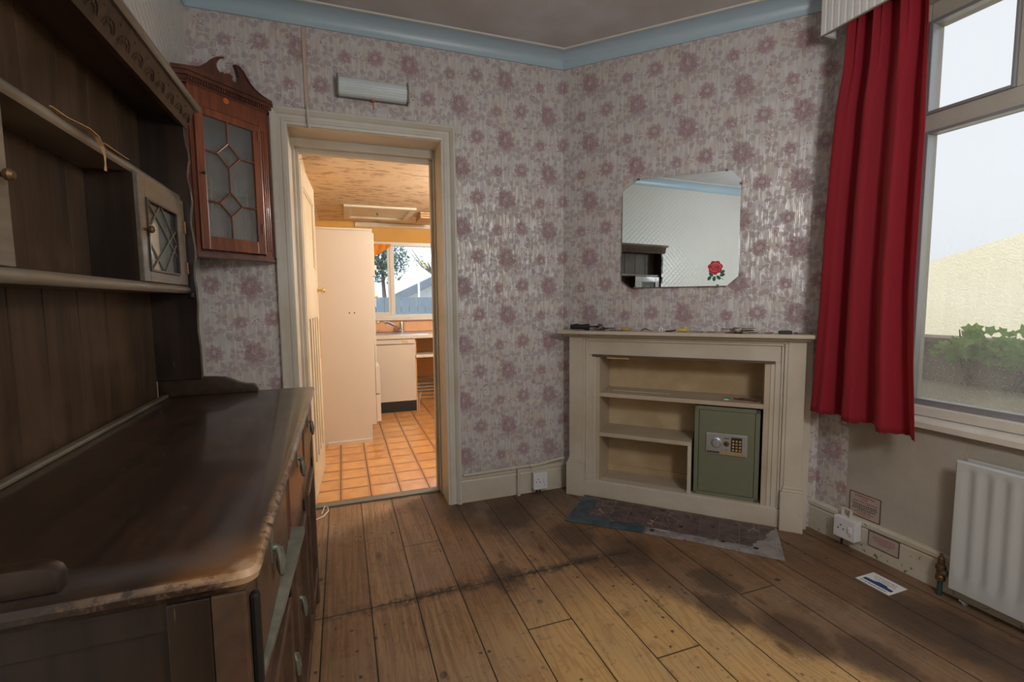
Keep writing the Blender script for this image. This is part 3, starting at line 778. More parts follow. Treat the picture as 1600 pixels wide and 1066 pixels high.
m = MB().rings([[(-.134, y, z) for z in (.640,)]+[(-.134, y, .668), (-.134+w, y, .664), (-.134+w, y, .652)] for y, w in ((.66, .002), (.9, .018), (1.16, .030), (1.20, .031))])
m.build('ledge_moulding', 'strip', d)
def pull(parent, x, y, z, k=1.0):
    m = MB(); m.box(x, x+.003, y-.010, y+.010, z-.008, z+.040, .001)
    m.lathe([(.006, 0), (.006, .006), (.004, .010)], (x, y, z+.014), 'x', 10)
    m.tube([(x+.008, y+.0, z+.014), (x+.013, y+.010, z+.006), (x+.015, y+.014, z-.012), (x+.015, y+.010, z-.026), (x+.015, y, z-.034), (x+.015, y-.010, z-.026), (x+.015, y-.014, z-.012), (x+.013, y-.010, z+.006), (x+.008, y, z+.014)], .0046, 8)
    m.tube([(x+.012, y, z+.004), (x+.014, y, z-.012), (x+.014, y, z-.028)], [.004, .008, .006], 8)
    return m.build('handle', 'brass', parent, smooth=True)
dy = ((.708, 1.106), (1.130, 1.543), (1.567, 1.953))
for i, (a, b_) in enumerate(dy):
    m = MB(); m.box(-.160, -.130, a, b_, .668, .832, .003)
    m.box(-.131, -.127, a+.022, b_-.022, .690, .812, .0015)
    dr = m.build('drawer', 'dwred' if i == 1 else 'dwf', d)
    pull(dr, -.127, (a+b_)/2-(.05 if i == 0 else -.01), .775)
    m = MB(); z0, z1 = .118, .636
    frame(m, 'x', -.158, -.134, a, b_, z0, z1, .055, .055, .06, .06)
    m.box(-.156, -.146, a+.05, b_-.05, z0+.05, z1-.05)
    dd = m.build('door', 'dwf', d)
    m = MB()
    frame(m, 'x', -.148, -.122, a+.05, b_-.05, z0+.055, z1-.055, .014, .014, .014, .014, .004)
    m.box(-.150, -.138, a+.10, b_-.10, z0+.10, z1-.10, .006)
    m.build('panel_moulding', 'dwf', dd)
    if i < 2: pull(dd, -.134, (b_-.028) if i == 0 else (a+.16), .42)
    for zz in (.20, .55): MB().box(-.134, -.128, b_-.012, b_+.004, zz, zz+.05, .001).build('hinge', 'iron', dd)
m = MB().box(-.128, -.116, .668, .682, .690, .822, .006); m.build('corner_block', 'iron', d)
# loose bits on the worktop back: plate groove strip and uprights
MB().box(-.606, -.586, .70, 1.965, TZ, TZ+.011, .004).build('plate_strip', 'dwg', d)
def endboard(y0, y1):
    pts = [(-.620, TZ), (-.305, TZ), (-.305, .882), (-.312, .894), (-.323, .899), (-.345, .901), (-.369, .908), (-.395, .922), (-.414, .930), (-.450, .934), (-.483, .936), (-.620, .936)]
    return MB().prism(pts, 'y', y0, y1, .004)
endboard(1.972, 2.004).build('end_upstand', 'dw', d, smooth=True)
# near upstand: rounded grab rail end
pts = [(-.620, TZ), (-.318, TZ), (-.318, .887), (-.322, .896), (-.330, .902), (-.345, .905), (-.620, .905)]
MB().prism(pts, 'y', .662, .690, .007).build('end_upstand', 'dw', d, smooth=True)
# rack
fe = [(-.480, TZ+.06), (-.480, 1.05), (-.484, 1.10), (-.483, 1.15), (-.479, 1.20), (-.480, 1.251), (-.484, 1.29), (-.483, 1.321), (-.477, 1.36), (-.476, 1.391), (-.480, 1.44), (-.484, 1.481), (-.481, 1.52), (-.476, 1.55), (-.478, 1.59), (-.485, 1.639), (-.482, 1.67), (-.477, 1.698), (-.478, 1.72), (-.483, 1.745), (-.486, 1.78), (-.486, 1.84)]
sp = [(-.622, TZ+.06)]+fe+[(-.622, 1.84)]
for y0, y1 in ((1.962, 1.982), (.680, .700)):
    MB().prism(sp, 'y', y0, y1, .002).build('rack_side', 'dwz', d)
m = MB(); ys = [.70, .82, .95, 1.08, 1.210, 1.329, 1.476, 1.624, 1.788, 1.962]
for a, b_ in zip(ys, ys[1:]): m.box(-.628, -.617, a+.0015, b_-.0015, TZ, 1.845, .002)
m.build('backboard', 'dwb', d)
def shelf(z, xf, t=.024):
    pts = [(-.618, z-t), (xf-.006, z-t), (xf-.001, z-t*.8), (xf+.001, z-t*.5), (xf-.001, z-t*.2), (xf-.006, z), (-.618, z)]
    return MB().prism(pts, 'y', .70, 1.962)
shelf(1.262, -.499, .026).build('shelf', 'dwg', d, smooth=True)
us = shelf(1.577, -.511, .024).build('shelf', 'dwg', d, smooth=True)
# cornice: soffit, sloping carved frieze, top moulding
MB().box(-.62, -.485, .70, 1.962, 1.836, 1.85).build('soffit', 'dw', d)
fz = MB().prism([(-.500, 1.808), (-.484, 1.806), (-.458, 1.872), (-.474, 1.876)], 'y', .655, 1.992, .001).build('frieze', 'dwg', d)
fz.data.materials[0] = MT['dwb']
m = MB()
for k in range(16):
    yc = .72+k*.082
    def P(a, r): yy = yc+r*cos(a); s = .22+.50*(r*sin(a)/.034+.0)*.9; return (-.4835+.026*s+.001, yy, 1.806+.066*s)
    m.tube([P(R(a), .030) for a in range(10, 171, 16)], .0014, 6); m.tube([P(R(a), .018) for a in range(10, 171, 20)], .0011, 6)
    for aa in (45, 90, 135): m.tube([P(R(aa), .018), P(R(aa), .030)], .0008, 5)
    m.lathe([(.004, -.002), (.004, .003), (.001, .005)], (-.466, yc+.041, 1.858), 'x', 8)
m.build('carved_lunettes', 'dwb', fz, smooth=True)
m = MB().prism([(-.62, 1.850), (-.474, 1.874), (-.450, 1.872), (-.444, 1.876), (-.440, 1.884), (-.443, 1.892), (-.452, 1.896), (-.62, 1.896)], 'y', .640, 2.008, .002)
m.build('top_moulding', 'dwg', d, smooth=True)
# veneer peeling from the upper shelf, bare patches
m = MB(); pts = []
def ribbon(path, wid, thick=.0012):
    m = MB(); loops = []
    for (x, y, z), w in zip(path, wid): loops.append([(x-w, y, z), (x+w*.4, y, z-w*.5), (x+w*.4, y, z-w*.5-thick), (x-w, y, z-thick)])
    m.rings(loops); return m
ribbon([(-.508, 1.185, 1.582), (-.506, 1.22, 1.5815), (-.505, 1.26, 1.585), (-.500, 1.30, 1.586), (-.496, 1.335, 1.578), (-.494, 1.352, 1.560), (-.494, 1.360, 1.540), (-.495, 1.362, 1.522), (-.496, 1.364, 1.508)], [.004, .015, .015, .014, .010, .006, .003, .002, .004]).build('peeling_veneer', 'bare', us)
ribbon([(-.509, 1.405, 1.580), (-.507, 1.42, 1.580), (-.507, 1.50, 1.580), (-.508, 1.535, 1.580)], [.004, .014, .013, .004]).build('bare_patch', 'bare', us)
MB().box(-.497, -.486, 1.940, 1.958, 1.222, 1.240, .003).build('latch', 'iron', d)
# spice cupboards
def spice(y0, y1, knob_at_low, flip):
    z0, z1 = 1.263, 1.552; xf = -.500
    MB().box(-.616, xf-.012, y0, y0+.014, z0, z1).build('cabinet_side', 'dwz', d)
    MB().box(-.616, xf-.012, y1-.014, y1, z0, z1).build('cabinet_side', 'dwz', d)
    m = MB(); x0 = xf-.012; w = .045
    frame(m, 'x', x0, xf, y0, y1, z0, z1, w, w*1.9, .030, .055)
    dr = m.build('glazed_door', 'dwg', d)
    a, b_, c, e = y0+w, y1-w*1.9, z0+.030, z1-.055
    m = MB()
    frame(m, 'x', xf-.004, xf+.004, a, b_, c, e, .006, .006, .006, .006, .001)
    m.build('glazing_bead', 'dw', dr)
    MB().box(xf-.009, xf-.006, a, b_, c, e).build('pane', 'leadglass', dr)
    ym = (a+b_)/2; zm = (c+e)/2; m = MB()
    for p, q in (((a, zm), (ym, e)), ((ym, e), (b_, zm)), ((b_, zm), (ym, c)), ((ym, c), (a, zm)), ((a+.02, e), (b_, c+.06)), ((a+.02, c), (b_, e-.06))):
        m.tube([(xf-.004, p[0], p[1]), (xf-.004, q[0], q[1])], .0022, 6)
    m.build('lead_strips', 'metalgrey', dr)
    MB().lathe([(.004, 0), (.004, .008), (.009, .012), (.010, .018), (.006, .023), (0, .024)], (xf, y0+.022 if knob_at_low else y1-.03, zm+.01), 'x', 14).build('knob', 'oldbrass', dr, smooth=True)
    yh = y1-.004 if knob_at_low else y0+.004
    for zz in (z0+.06, z1-.09):
        m = MB().box(xf, xf+.002, yh-.024, yh, zz-.02, zz+.02, .001); m.lathe([(.003, -.02), (.003, .02)], (xf+.002, yh-.001, zz), 'z', 8)
        for t_ in (-.012, 0, .012): m.lathe([(.004, 0), (.003, .003)], (xf+.002, yh-.018, zz+t_), 'x', 8)
        m.build('hinge', 'oldbrass', dr)
spice(1.560, 1.950, True, 0); spice(.712, 1.015, False, 1)

# ================================================================== CORNER CUPBOARD  (local x along the front, y into the corner)
cc = thing('corner_cupboard', 'red mahogany corner cupboard with swan-neck pediment high beside the doorway', 'cupboard', (-.567, 2.36, 1.40), R(45))
Z0 = 1.40
def lc(z): return z-Z0
body = [(0, .002), (.368, .002), (.368+.040, .045), (.180, .265), (-.048+.0, .050)]
# walls of the corner in local frame: keep clear of both walls
c45 = T45
def to_local(wx, wy):
    dx, dy = wx+.567, wy-2.36; return (dx*c45+dy*c45, -dx*c45+dy*c45)
bl = to_local(XL+.004, 2.36); br = to_local(-.307, YF-.004); bc = to_local(XL+.004, YF-.004)
shell = [(0, 0), (.368, 0), br, bc, bl]
m = MB(); th = .012
m.prism(shell[::-1], 'z', lc(1.415), lc(1.428)); m.prism(shell[::-1], 'z', lc(2.08), lc(2.10))
for p, q in ((br, (.368, 0)), ((0, 0), bl)):
    P, Q = Vector(p), Vector(q); e = (Q-P).normalized(); nn = Vector((-e.y, e.x))*th
    m.prism([tuple(P), tuple(Q), tuple(Q+nn), tuple(P+nn)], 'z', lc(1.42), lc(2.10))
m.build('carcass', 'reddark', cc, local=True)
m = MB()
for p, q in ((bc, br), (bl, bc)):
    P, Q = Vector(p), Vector(q); e = (Q-P).normalized(); nn = Vector((e.y, -e.x))*.006
    m.prism([tuple(P), tuple(Q), tuple(Q+nn), tuple(P+nn)], 'z', lc(1.43), lc(2.08))
m.prism([(.03, .03), (.34, .03), (.18, .20)], 'z', lc(1.70), lc(1.712))
m.build('lining', 'insidegrey', cc, local=True)
m = MB().box(.0, .016, -.004, .012, lc(1.42), lc(2.06)).box(.325, .368, -.004, .012, lc(1.42), lc(2.06)).box(0, .368, -.003, .012, lc(2.035), lc(2.14))
for xx in (.335, .345, .355): m.box(xx, xx+.004, -.006, -.002, lc(1.45), lc(2.02), .001)
m.build('face_frame', 'red', cc, local=True)
MB().lathe([(.013, 0), (.012, .001), (.0, .0015)], (.167, -.0045, lc(2.093)), 'y', 20).build('inlay', 'inlay', cc, local=True)
def ext(o, n=0): return o
def cornice(z, dd): return [(-dd*.4, -dd), (.368+dd*.4, -dd), (.368+dd*.4+.0, -dd+.012), (.368, .02), (0, .02), (-dd*.4, -dd+.012)]
m = MB()
for z0, z1, dd in ((2.108, 2.118, .006), (2.118, 2.134, .012), (2.134, 2.150, .022), (2.150, 2.166, .030)):
    fr = [(-dd*.414, -dd), (.368+dd*.414, -dd), (br[0]+dd*c45, br[1]-dd*c45*0), (br[0], br[1]), (.368, 0.01), (0, .01), (bl[0], bl[1]), (bl[0]-dd*0, bl[1]-dd)]
    m.prism([(-dd*.414, -dd), (.368+dd*.414, -dd), (.368+dd*.414+.04, -dd+.04), (.33, .03), (.04, .03), (-dd*.414-.04, -dd+.04)], 'z', lc(z0), lc(z1))
for k in range(34): m.box(.0+k*.0108, .0+k*.0108+.006, -.018, -.012, lc(2.120), lc(2.132))
m.build('cornice', 'reddark', cc, local=True)
pl_ = [(-.010, 2.166), (.046, 2.185), (.087, 2.220), (.105, 2.242), (.125, 2.257), (.154, 2.270), (.142, 2.258), (.130, 2.243), (.122, 2.226), (.125, 2.210), (.134, 2.200), (.146, 2.197), (.150, 2.207), (.155, 2.200), (.163, 2.206), (.182, 2.212), (.196, 2.203), (.190, 2.190), (.198, 2.184), (.212, 2.184), (.221, 2.196), (.224, 2.215), (.218, 2.240), (.209, 2.262), (.226, 2.262), (.242, 2.250), (.258, 2.230), (.276, 2.208), (.300, 2.190), (.337, 2.176), (.380, 2.168), (.380, 2.160), (-.010, 2.160)]
MB().prism([(x, lc(z)) for x, z in pl_], 'y', -.022, .0, .002).build('pediment', 'reddark', cc, local=True)
m = MB(); m.tube([(x, -.024, lc(z)-.003) for x, z in pl_[0:6]], .004, 6); m.tube([(x, -.024, lc(z)-.004) for x, z in pl_[23:31]], .004, 6)
m.build('pediment_moulding', 'reddark', cc, local=True, smooth=True)
m = MB()
for z0, z1, dd in ((1.400, 1.410, .012), (1.410, 1.422, .005)):
    m.prism([(-.0, -dd), (.368, -dd), (.368+.045, .035), (.33, .05), (.04, .05), (-.045, .035)], 'z', lc(z0), lc(z1))
m.build('base_moulding', 'reddark', cc, local=True)
# glazed door
a, b_, c, e = .018, .322, 1.432, 2.030
ga, gb, gc, ge = .053, .283, 1.490, 1.998
m = MB()
frame(m, 'y', -.014, .004, a, b_, lc(c), lc(e), ga-a, b_-gb, gc-c, e-ge, .003)
cd_ = m.build('door', 'red', cc, local=True)
MB().box(ga, gb, -.004, -.001, lc(gc), lc(ge)).build('pane', 'cupglass', cd_, local=True)
m = MB(); s1, s2, s3, s4, xm = .107, .213, .053, .283, .160
def gbar(p, q): m.tube([(p[0], -.009, lc(p[1])), (q[0], -.009, lc(q[1]))], .0038, 6)
for zc in (1.853, 1.640):
    gbar((xm, zc+.053), (s1, zc)); gbar((s1, zc), (xm, zc-.053)); gbar((xm, zc-.053), (s2, zc)); gbar((s2, zc), (xm, zc+.053))
    gbar((s3, zc), (s1, zc)); gbar((s2, zc), (s4, zc))
gbar((xm, ge), (xm, 1.906)); gbar((xm, 1.80), (xm, 1.693)); gbar((xm, 1.587), (xm, gc))
m.build('glazing_bars', 'red', cd_, local=True)
MB().lathe([(.003, 0), (.003, -.008), (.007, -.011), (.007, -.017), (.0, -.020)], (.036, -.014, lc(1.751)), 'y', 12).build('knob', 'iron', cd_, local=True, smooth=True)
for zz in (1.53, 1.96):
    MB().box(.305, .312, -.017, -.013, lc(zz), lc(zz+.045), .001).build('hinge', 'oldbrass', cd_, local=True)

# ================================================================== FIREPLACE (local x along chimney wall, -y into the room)
fp = thing('fireplace_surround', 'cream painted fire surround fitted with shelves, across the corner', 'fireplace', (CX, YF, 0), R(-45))
def B(x0, x1, y0, y1, z0, z1, bev=.003): return (x0, x1, y0, y1, z0, z1, bev)
m = MB()
for z0, z1, dep, ex in ((.984, .992, .118, 0), (.992, 1.000, .135, .012), (1.000, 1.018, .160, .030)):
    m.box(.048-ex, 1.315+ex, -dep, -.001, z0, z1, .002)
m.build('mantel_shelf', 'paint', fp, local=True)
for nm, x0, x1 in (('pilaster', .068, .150), ('pilaster', 1.222, 1.300)):
    m = MB(); m.box(x0, x1, -.088, -.001, .23, .985, .002)
    m.box(x0-.008, x1+.008, -.100, -.001, .205, .218, .004); m.box(x0-.004, x1+.004, -.094, -.001, .218, .232, .004)
    m.box(x0-.014, x1+.014, -.108, -.001, 0, .205, .003); m.build(nm, 'paint', fp, local=True)
m = MB().box(1.300, 1.335, -.045, -.001, 0, .985, .003); m.build('return_strip', 'paint', fp, local=True)
m = MB().box(.150, 1.222, -.062, -.001, .868, .985, .002); m.build('frieze_board', 'paint', fp, local=True)
m = MB()
OP0, OP1 = .225, 1.148
m.box(.150, .165, -.084, -.0625, .10, .967, .003).box(1.207, 1.222, -.084, -.0625, .10, .967, .003)
m.box(.150, 1.222, -.084, -.0625, .9672, .983, .003)
m.box(.1652, .178, -.074, -.0625, .10, .954, .004).box(1.194, 1.2068, -.074, -.0625, .10, .954, .004)
m.box(.1652, 1.2068, -.074, -.0625, .9542, .9670, .004)
m.box(.151, .205, -.066, -.001, .10, .8675, .002).box(1.168, 1.221, -.066, -.001, .10, .8675, .002)
m.box(.205, OP0, -.060, .0, .10, .868, .002).box(OP1, 1.168, -.060, .0, .10, .868, .002)
m.build('frame_moulding', 'paint', fp, local=True)
m = MB().box(.150, 1.212, -.078, -.001, 0, .098, .003).box(.18, 1.20, -.070, -.002, .095, .102, .002); m.build('kick_board', 'paint', fp, local=True)
m = MB().prism([(.205, .862), (1.168, .862), (1.168, .874), (.205, .874)], 'y', -.070, -.058); m.build('lower_edge', 'frame_brown', fp, local=True)
# alcove lining and shelves
for a, b_ in ((.224, .248), (1.122, 1.150)): MB().box(a, b_, -.055, .190, .060, .880).build('alcove_side', 'shelfpaint', fp, local=True)
m = MB().box(.236, 1.134, .184, .194, .06, .880).box(.236, 1.134, -.05, .19, .872, .882)
m.build('alcove_lining', 'alcove', fp, local=True)
MB().box(.248, 1.122, -.050, .184, .062, .088, .002).build('alcove_base', 'shelfpaint', fp, local=True)
MB().box(.248, 1.122, -.054, .184, .618, .642, .002).build('shelf', 'shelfpaint', fp, local=True)
MB().box(.248, .772, -.054, .184, .374, .398, .002).build('shelf', 'shelfpaint', fp, local=True)
MB().box(.752, .772, -.054, .184, .088, .374, .002).build('shelf_divider', 'paint', fp, local=True)
MB().box(.248, .752, .172, .184, .088, .13, .002).build('back_batten', 'alcove', fp, local=True)
MB().box(.29, .42, -.056, -.046, .850, .862, .001).build('splinter', 'bare', fp, local=True)
# safe
sf = thing('safe', 'sage green steel safe with keypad inside the fireplace alcove', 'safe', (CX+.955*T45-(-.055)*T45*0, YF-.955*T45, 0), R(-45))
SX = .955
# work in chimney frame shifted by SX
m = MB(); x0, x1, z0, z1 = .785-SX, 1.110-SX, .098, .608
m.box(x0, x1, -.030, .17, z0, z1, .003)
for bb in ((x0, x0+.022, z0, z1), (x1-.022, x1, z0, z1), (x0, x1, z0, z0+.024), (x0, x1, z1-.022, z1)): m.box(bb[0], bb[1], -.042, -.028, bb[2], bb[3], .002)
m.build('body', 'safe', sf, local=True)
m = MB().box(x0+.024, x1-.024, -.041, -.028, z0+.026, z1-.024, .003); sd = m.build('door', 'safe', sf, local=True)
px0, px1, pz0, pz1 = .846-SX, 1.052-SX, .345, .462
cp = MB().box(px0, px1, -.047, -.040, pz0, pz1, .002).build('control_panel', 'steel', sf, local=True)
m = MB().lathe([(.0275, 0), (.0275, -.004), (.022, -.006), (.020, -.018), (.0, -.019)], (.899-SX, -.047, .411), 'y', 28)
m.box(.897-SX, .901-SX, -.068, -.064, .411, .430, .001); m.build('dial', 'steel', cp, local=True, smooth=True)
m = MB().lathe([(.014, 0), (.014, -.003), (.008, -.004), (.007, -.008), (0, -.008)], (.949-SX, -.047, .409), 'y', 20); m.build('key_escutcheon', 'oldbrass', cp, local=True, smooth=True)
m = MB().box(.948-SX, .950-SX, -.056, -.053, .401, .417); m.build('keyhole', 'iron', cp, local=True)
m = MB().box(.972-SX, 1.026-SX, -.050, -.046, .369, .447, .001); kp = m.build('keypad', 'rubber', cp, local=True)
for i in range(4):
    for j in range(3):
        cxx = .983-SX+j*.0165; czz = .378+i*.0165
        MB().box(cxx-.0055, cxx+.0055, -.053, -.049, czz-.005, czz+.005, .002).build('key_button', 'brassb', cp, local=True)
text('123\n456\n789\n*0#', .006, 'ink_dark', cp, (.9995-SX, -.0535, .4027), (R(90), 0, 0), 'lettering')
MB().box(px0+.006, px0+.070, -.0485, -.046, pz0+.006, pz0+.017).build('black_strip', 'ink_dark', cp, local=True)
MB().box(px0+.072, px1-.010, -.0485, -.046, pz0+.006, pz0+.017).build('yellow_strip', 'amber', cp, local=True)
MB().lathe([(.003, 0), (.003, -.002), (0, -.002)], (.949-SX, -.047, .374), 'y', 10).build('indicator', 'iron', cp, local=True)
MB().box(.935-SX, .963-SX, -.0478, -.0465, .436, .441).build('marking', 'ink_dark', cp, local=True)
# hearth
hp = [(.165, -.012), (1.205, -.012), (1.213, -.434), (.80, -.418), (.168, -.462+.02), (.10, -.43)]
hp = [(.175, -.110), (1.195, -.110), (1.212, -.430), (.808, -.416), (.480, -.405), (.165, -.462), (.10, -.40)]
hp = [(.175, -.110), (1.200, -.110), (1.211, -.430), (1.0, -.422), (.808, -.416), (.500, -.432), (.165, -.462)]
h = MB().prism(hp, 'z', 0.0, .010, .003).build('hearth', 'hearth', None); h.location = (CX, YF, 0); h.rotation_euler = (0, 0, R(-45))
tag(h, 'worn mauve tiled hearth with painted blue border in front of the fireplace', 'hearth')

# ================================================================== MIRROR
MBase = (CX+.674*T45-.013*T45, YF-.674*T45-.013*T45, 1.266)
mi = thing('wall_mirror', 'frameless mirror with cut corners above the mantelpiece', 'mirror', MBase, R(-45)); mi.rotation_euler = (R(-1.2), 0, R(-45.9))
ml = [(.365-.674, 1.822), (.365-.674, 1.308), (.423-.674, 1.266), (.930-.674, 1.266), (.983-.674, 1.315), (.983-.674, 1.817), (.936-.674, 1.872), (.452-.674, 1.878)]
MB().prism([(x, z-1.266) for x, z in ml], 'y', -.012, -.006, .0012).build('glass', 'mirror', mi, local=True)
MB().prism([(x*.98, (z-1.57)*.98+1.57-1.266) for x, z in ml], 'y', -.006, -.001).build('backing', 'frame_brown', mi, local=True)
for x, z in ((-.22, .612), (.24, .606), (.309, .53), (-.23, .0), (.21, .0)):
    MB().box(x-.007, x+.007, -.016, -.001, z-.004, z+.008, .001).build('clip', 'brass', mi, local=True)
# rose transfer
rx, rz = .870-.674, 1.365-1.266
m = MB()
def blob(m, cx, cz, rad, n=18, y=-.0135, amp=.10, k=6, ph=0, sx=1, rot=0):
    pts = []
    for i in range(n):
        a = 2*pi*i/n; r = rad*(1+amp*sin(k*a+ph)); px, pz = r*cos(a)*sx, r*sin(a)
        pts.append((cx+px*cos(rot)-pz*sin(rot), cz+px*sin(rot)+pz*cos(rot)))
    m.prism(pts, 'y', y, y+.0012)
blob(m, rx, rz, .036, 28, -.0135, .09, 7); rd = m.build('rose_transfer', 'rose', mi, local=True)
m = MB()
for r_, a0, a1, cx_, cz_ in ((.030, 20, 150, rx, rz-.006), (.022, -20, 140, rx+.002, rz), (.014, 30, 320, rx, rz+.004), (.007, 0, 300, rx, rz+.006), (.028, 200, 330, rx, rz+.006), (.020, 190, 300, rx-.004, rz+.002)):
    m.tube([(cx_+r_*cos(R(a)), -.0140, cz_+r_*sin(R(a))) for a in range(a0, a1, 12)], .0010, 5)
m.build('petal_lines', 'roseline', rd, local=True)
m = MB()
for cx_, cz_, rot in ((rx-.028, rz-.056, 1.0), (rx-.004, rz-.060, 1.5), (rx+.018, rz-.054, -.9), (rx+.036, rz-.040, .3), (rx+.036, rz-.024, .5), (rx-.020, rz-.036, 2.4)):
    blob(m, cx_, cz_, .0085, 14, -.0132, .0, 2, 0, 1.55, rot)
m.tube([(rx+.002, -.0135, rz-.034), (rx+.012, -.0135, rz-.048), (rx+.030, -.0135, rz-.058), (rx+.042, -.0135, rz-.066)], .0012, 5)
m.tube([(rx+.012, -.0135, rz-.048), (rx-.02, -.0135, rz-.050)], .0008, 5)
m.build('rose_leaves', 'leafp', rd, local=True)

# ================================================================== MANTEL CLUTTER (chimney frame)
MZ = 1.0185
def mpos(s, off): return (CX+s*T45-off*T45, YF-s*T45-off*T45)
def mthing(name, label, cat, s, off, group=None, rz=0, z=MZ): x, y = mpos(s, off); return thing(name, label, cat, (x, y, z), R(-45)+rz, group)
t = mthing('torch', 'black rubber torch lying at the left end of the mantelpiece', 'torch', .135, .085)
MB().lathe([(.0, -.060), (.013, -.059), (.015, -.050), (.015, .02), (.019, .032), (.020, .055), (.0, .056)], (0, 0, .0195), 'x', 20).build('barrel', 'rubber', t, smooth=True, local=True)
MB().box(-.03, -.012, -.005, .005, .033, .038, .001).build('switch', 'iron', t, local=True)
def keyring(name, label, s, off, n, seed, mat='brass'):
    t = mthing(name, label, 'keys', s, off); rnd = random.Random(seed); t.scale = (1.45, 1.45, 1.6)
    MB().tube([(.013*cos(R(a)), .013*sin(R(a)), .004+.004*sin(R(a))) for a in range(0, 361, 24)], .0012, 6).build('ring', 'steel', t, smooth=True, local=True)
    for k in range(n):
        a = rnd.uniform(0, 6.28); z = .002+.0014*k
        q = MB(); e = Matrix.Translation((.010*cos(a), .010*sin(a), z)) @ Matrix.Rotation(a, 4, 'Z') @ Matrix.Rotation(rnd.uniform(-.07, .01), 4, 'Y')
        b1 = MB(); b1.lathe([(.010, -.0011), (.010, .0011)], (.010, 0, 0), 'z', 14); b1.box(.018, .046, -.003, .003, -.001, .001)
        for j in range(3): b1.box(.028+j*.006, .031+j*.006, .003, .0055, -.001, .001)
        b1.bm.transform(e); b1.build('key', mat if k % 2 else 'oldbrass', t, local=True)
keyring('key_bunch', 'bunch of dark keys beside the black torch on the mantelpiece', .262, .085, 13, 3, 'iron')
keyring('key_bunch', 'small bunch of brown keys right of centre on the mantelpiece', .990, .085, 10, 5, 'oldbrass')
def driver(label, s, off, mat, L, rz):
    t = mthing('screwdriver', label, 'screwdriver', s, off, rz=rz)
    MB().lathe([(.004, -.045), (.009, -.040), (.009, -.005), (.006, .0), (.008, .010), (.004, .016)], (0, 0, .010), 'x', 12).build('handle', mat, t, smooth=True, local=True)
    MB().tube([(.015, 0, .0085), (.015+L, 0, .004)], .0022, 8).build('shaft', 'steel', t, smooth=True, local=True)
driver('amber handled screwdriver lying left of centre on the mantelpiece', .425, .080, 'amber', .06, R(6))
driver('yellow handled screwdriver lying at the centre of the mantelpiece', .735, .085, 'yellow', .06, R(-8))
t = mthing('padlock', 'tiny white shackle-shaped hook standing on the mantelpiece', 'hook', .602, .09)
t['label'] = 'tiny white arch-shaped hook standing on the mantelpiece'
t.name = 'cup_hook'; OFF[t.name] = Vector(t.location)
MB().tube([(-.007, 0, 0), (-.0075, 0, .012)]+[(-.0075*cos(R(a)), 0, .013+.008*sin(R(a))) for a in range(0, 181, 20)]+[(.0075, 0, .012), (.007, 0, .0)], .0028, 8).build('arch', 'bone', t, smooth=True, local=True)
t = mthing('pliers', 'small dark pliers lying open beside the white hook on the mantelpiece', 'pliers', .655, .09)
m = MB(); m.tube([(-.03, -.004, .003), (0, 0, .004), (.028, .006, .011)], [.003, .004, .002], 8); m.tube([(-.03, .006, .003), (0, 0, .004), (.026, -.006, .008)], [.003, .004, .002], 8)
m.build('jaws', 'iron', t, smooth=True, local=True)
t = mthing('hinge_plate', 'rusty curved bracket lying right of the amber screwdriver', 'bracket', .520, .09); t.name = 'metal_bracket'; OFF[t.name] = Vector(t.location)
MB().tube([(-.028, 0, .003), (-.014, 0, .012), (0, 0, .014), (.014, 0, .008), (.034, 0, .002)], [.002, .0035, .004, .003, .002], 8).build('strap', 'oldbrass', t, smooth=True, local=True)
t = mthing('tape_cassette', 'small flat black box at the right end of the mantelpiece', 'box', 1.205, .085); t.name = 'flat_box'; OFF[t.name] = Vector(t.location)
MB().box(-.030, .030, -.018, .018, 0, .014, .003).build('body', 'rubber', t, local=True)
MB().box(-.026, .026, -.014, .014, .0135, .016, .001).build('lid', 'iron', t, local=True)
t = mthing('file', 'thin brown metal file lying at the far right end of the mantelpiece', 'file', 1.285, .085, rz=R(4)); t.name = 'metal_file'; OFF[t.name] = Vector(t.location)
MB().box(-.030, .036, -.005, .005, .001, .006, .001).build('blade', 'oldbrass', t, local=True)
MB().tube([(-.044, 0, .005), (-.028, 0, .004)], [.004, .005], 8).build('tang', 'frame_brown', t, local=True)
rnd = random.Random(4)
scr = ['left of the centre', 'near the black torch', 'beside the yellow screwdriver', 'left of the brown keys', 'right of the brown keys', 'before the flat black box']
for k, s in enumerate((.33, .375, .80, .86, 1.06, 1.13)):
    x, y = mpos(s, .085); m = MB(); a = rnd.uniform(-.4, .4)
    m.tube([(x-.014, y+.014, MZ+.003), (x+.012, y-.012, MZ+.003)], [.0020, .0022], 6); m.lathe([(.0042, -.002), (.0042, .001), (.001, .002)], (x+.013, y-.013, MZ+.0045), 'z', 8)
    o = m.build('wood_screw', 'oldbrass', origin=(x, y, MZ)); tag(o, 'tiny brown screw lying on the mantelpiece '+('' if k < 0 else scr[k]), 'screw', 'screws on the mantelpiece')
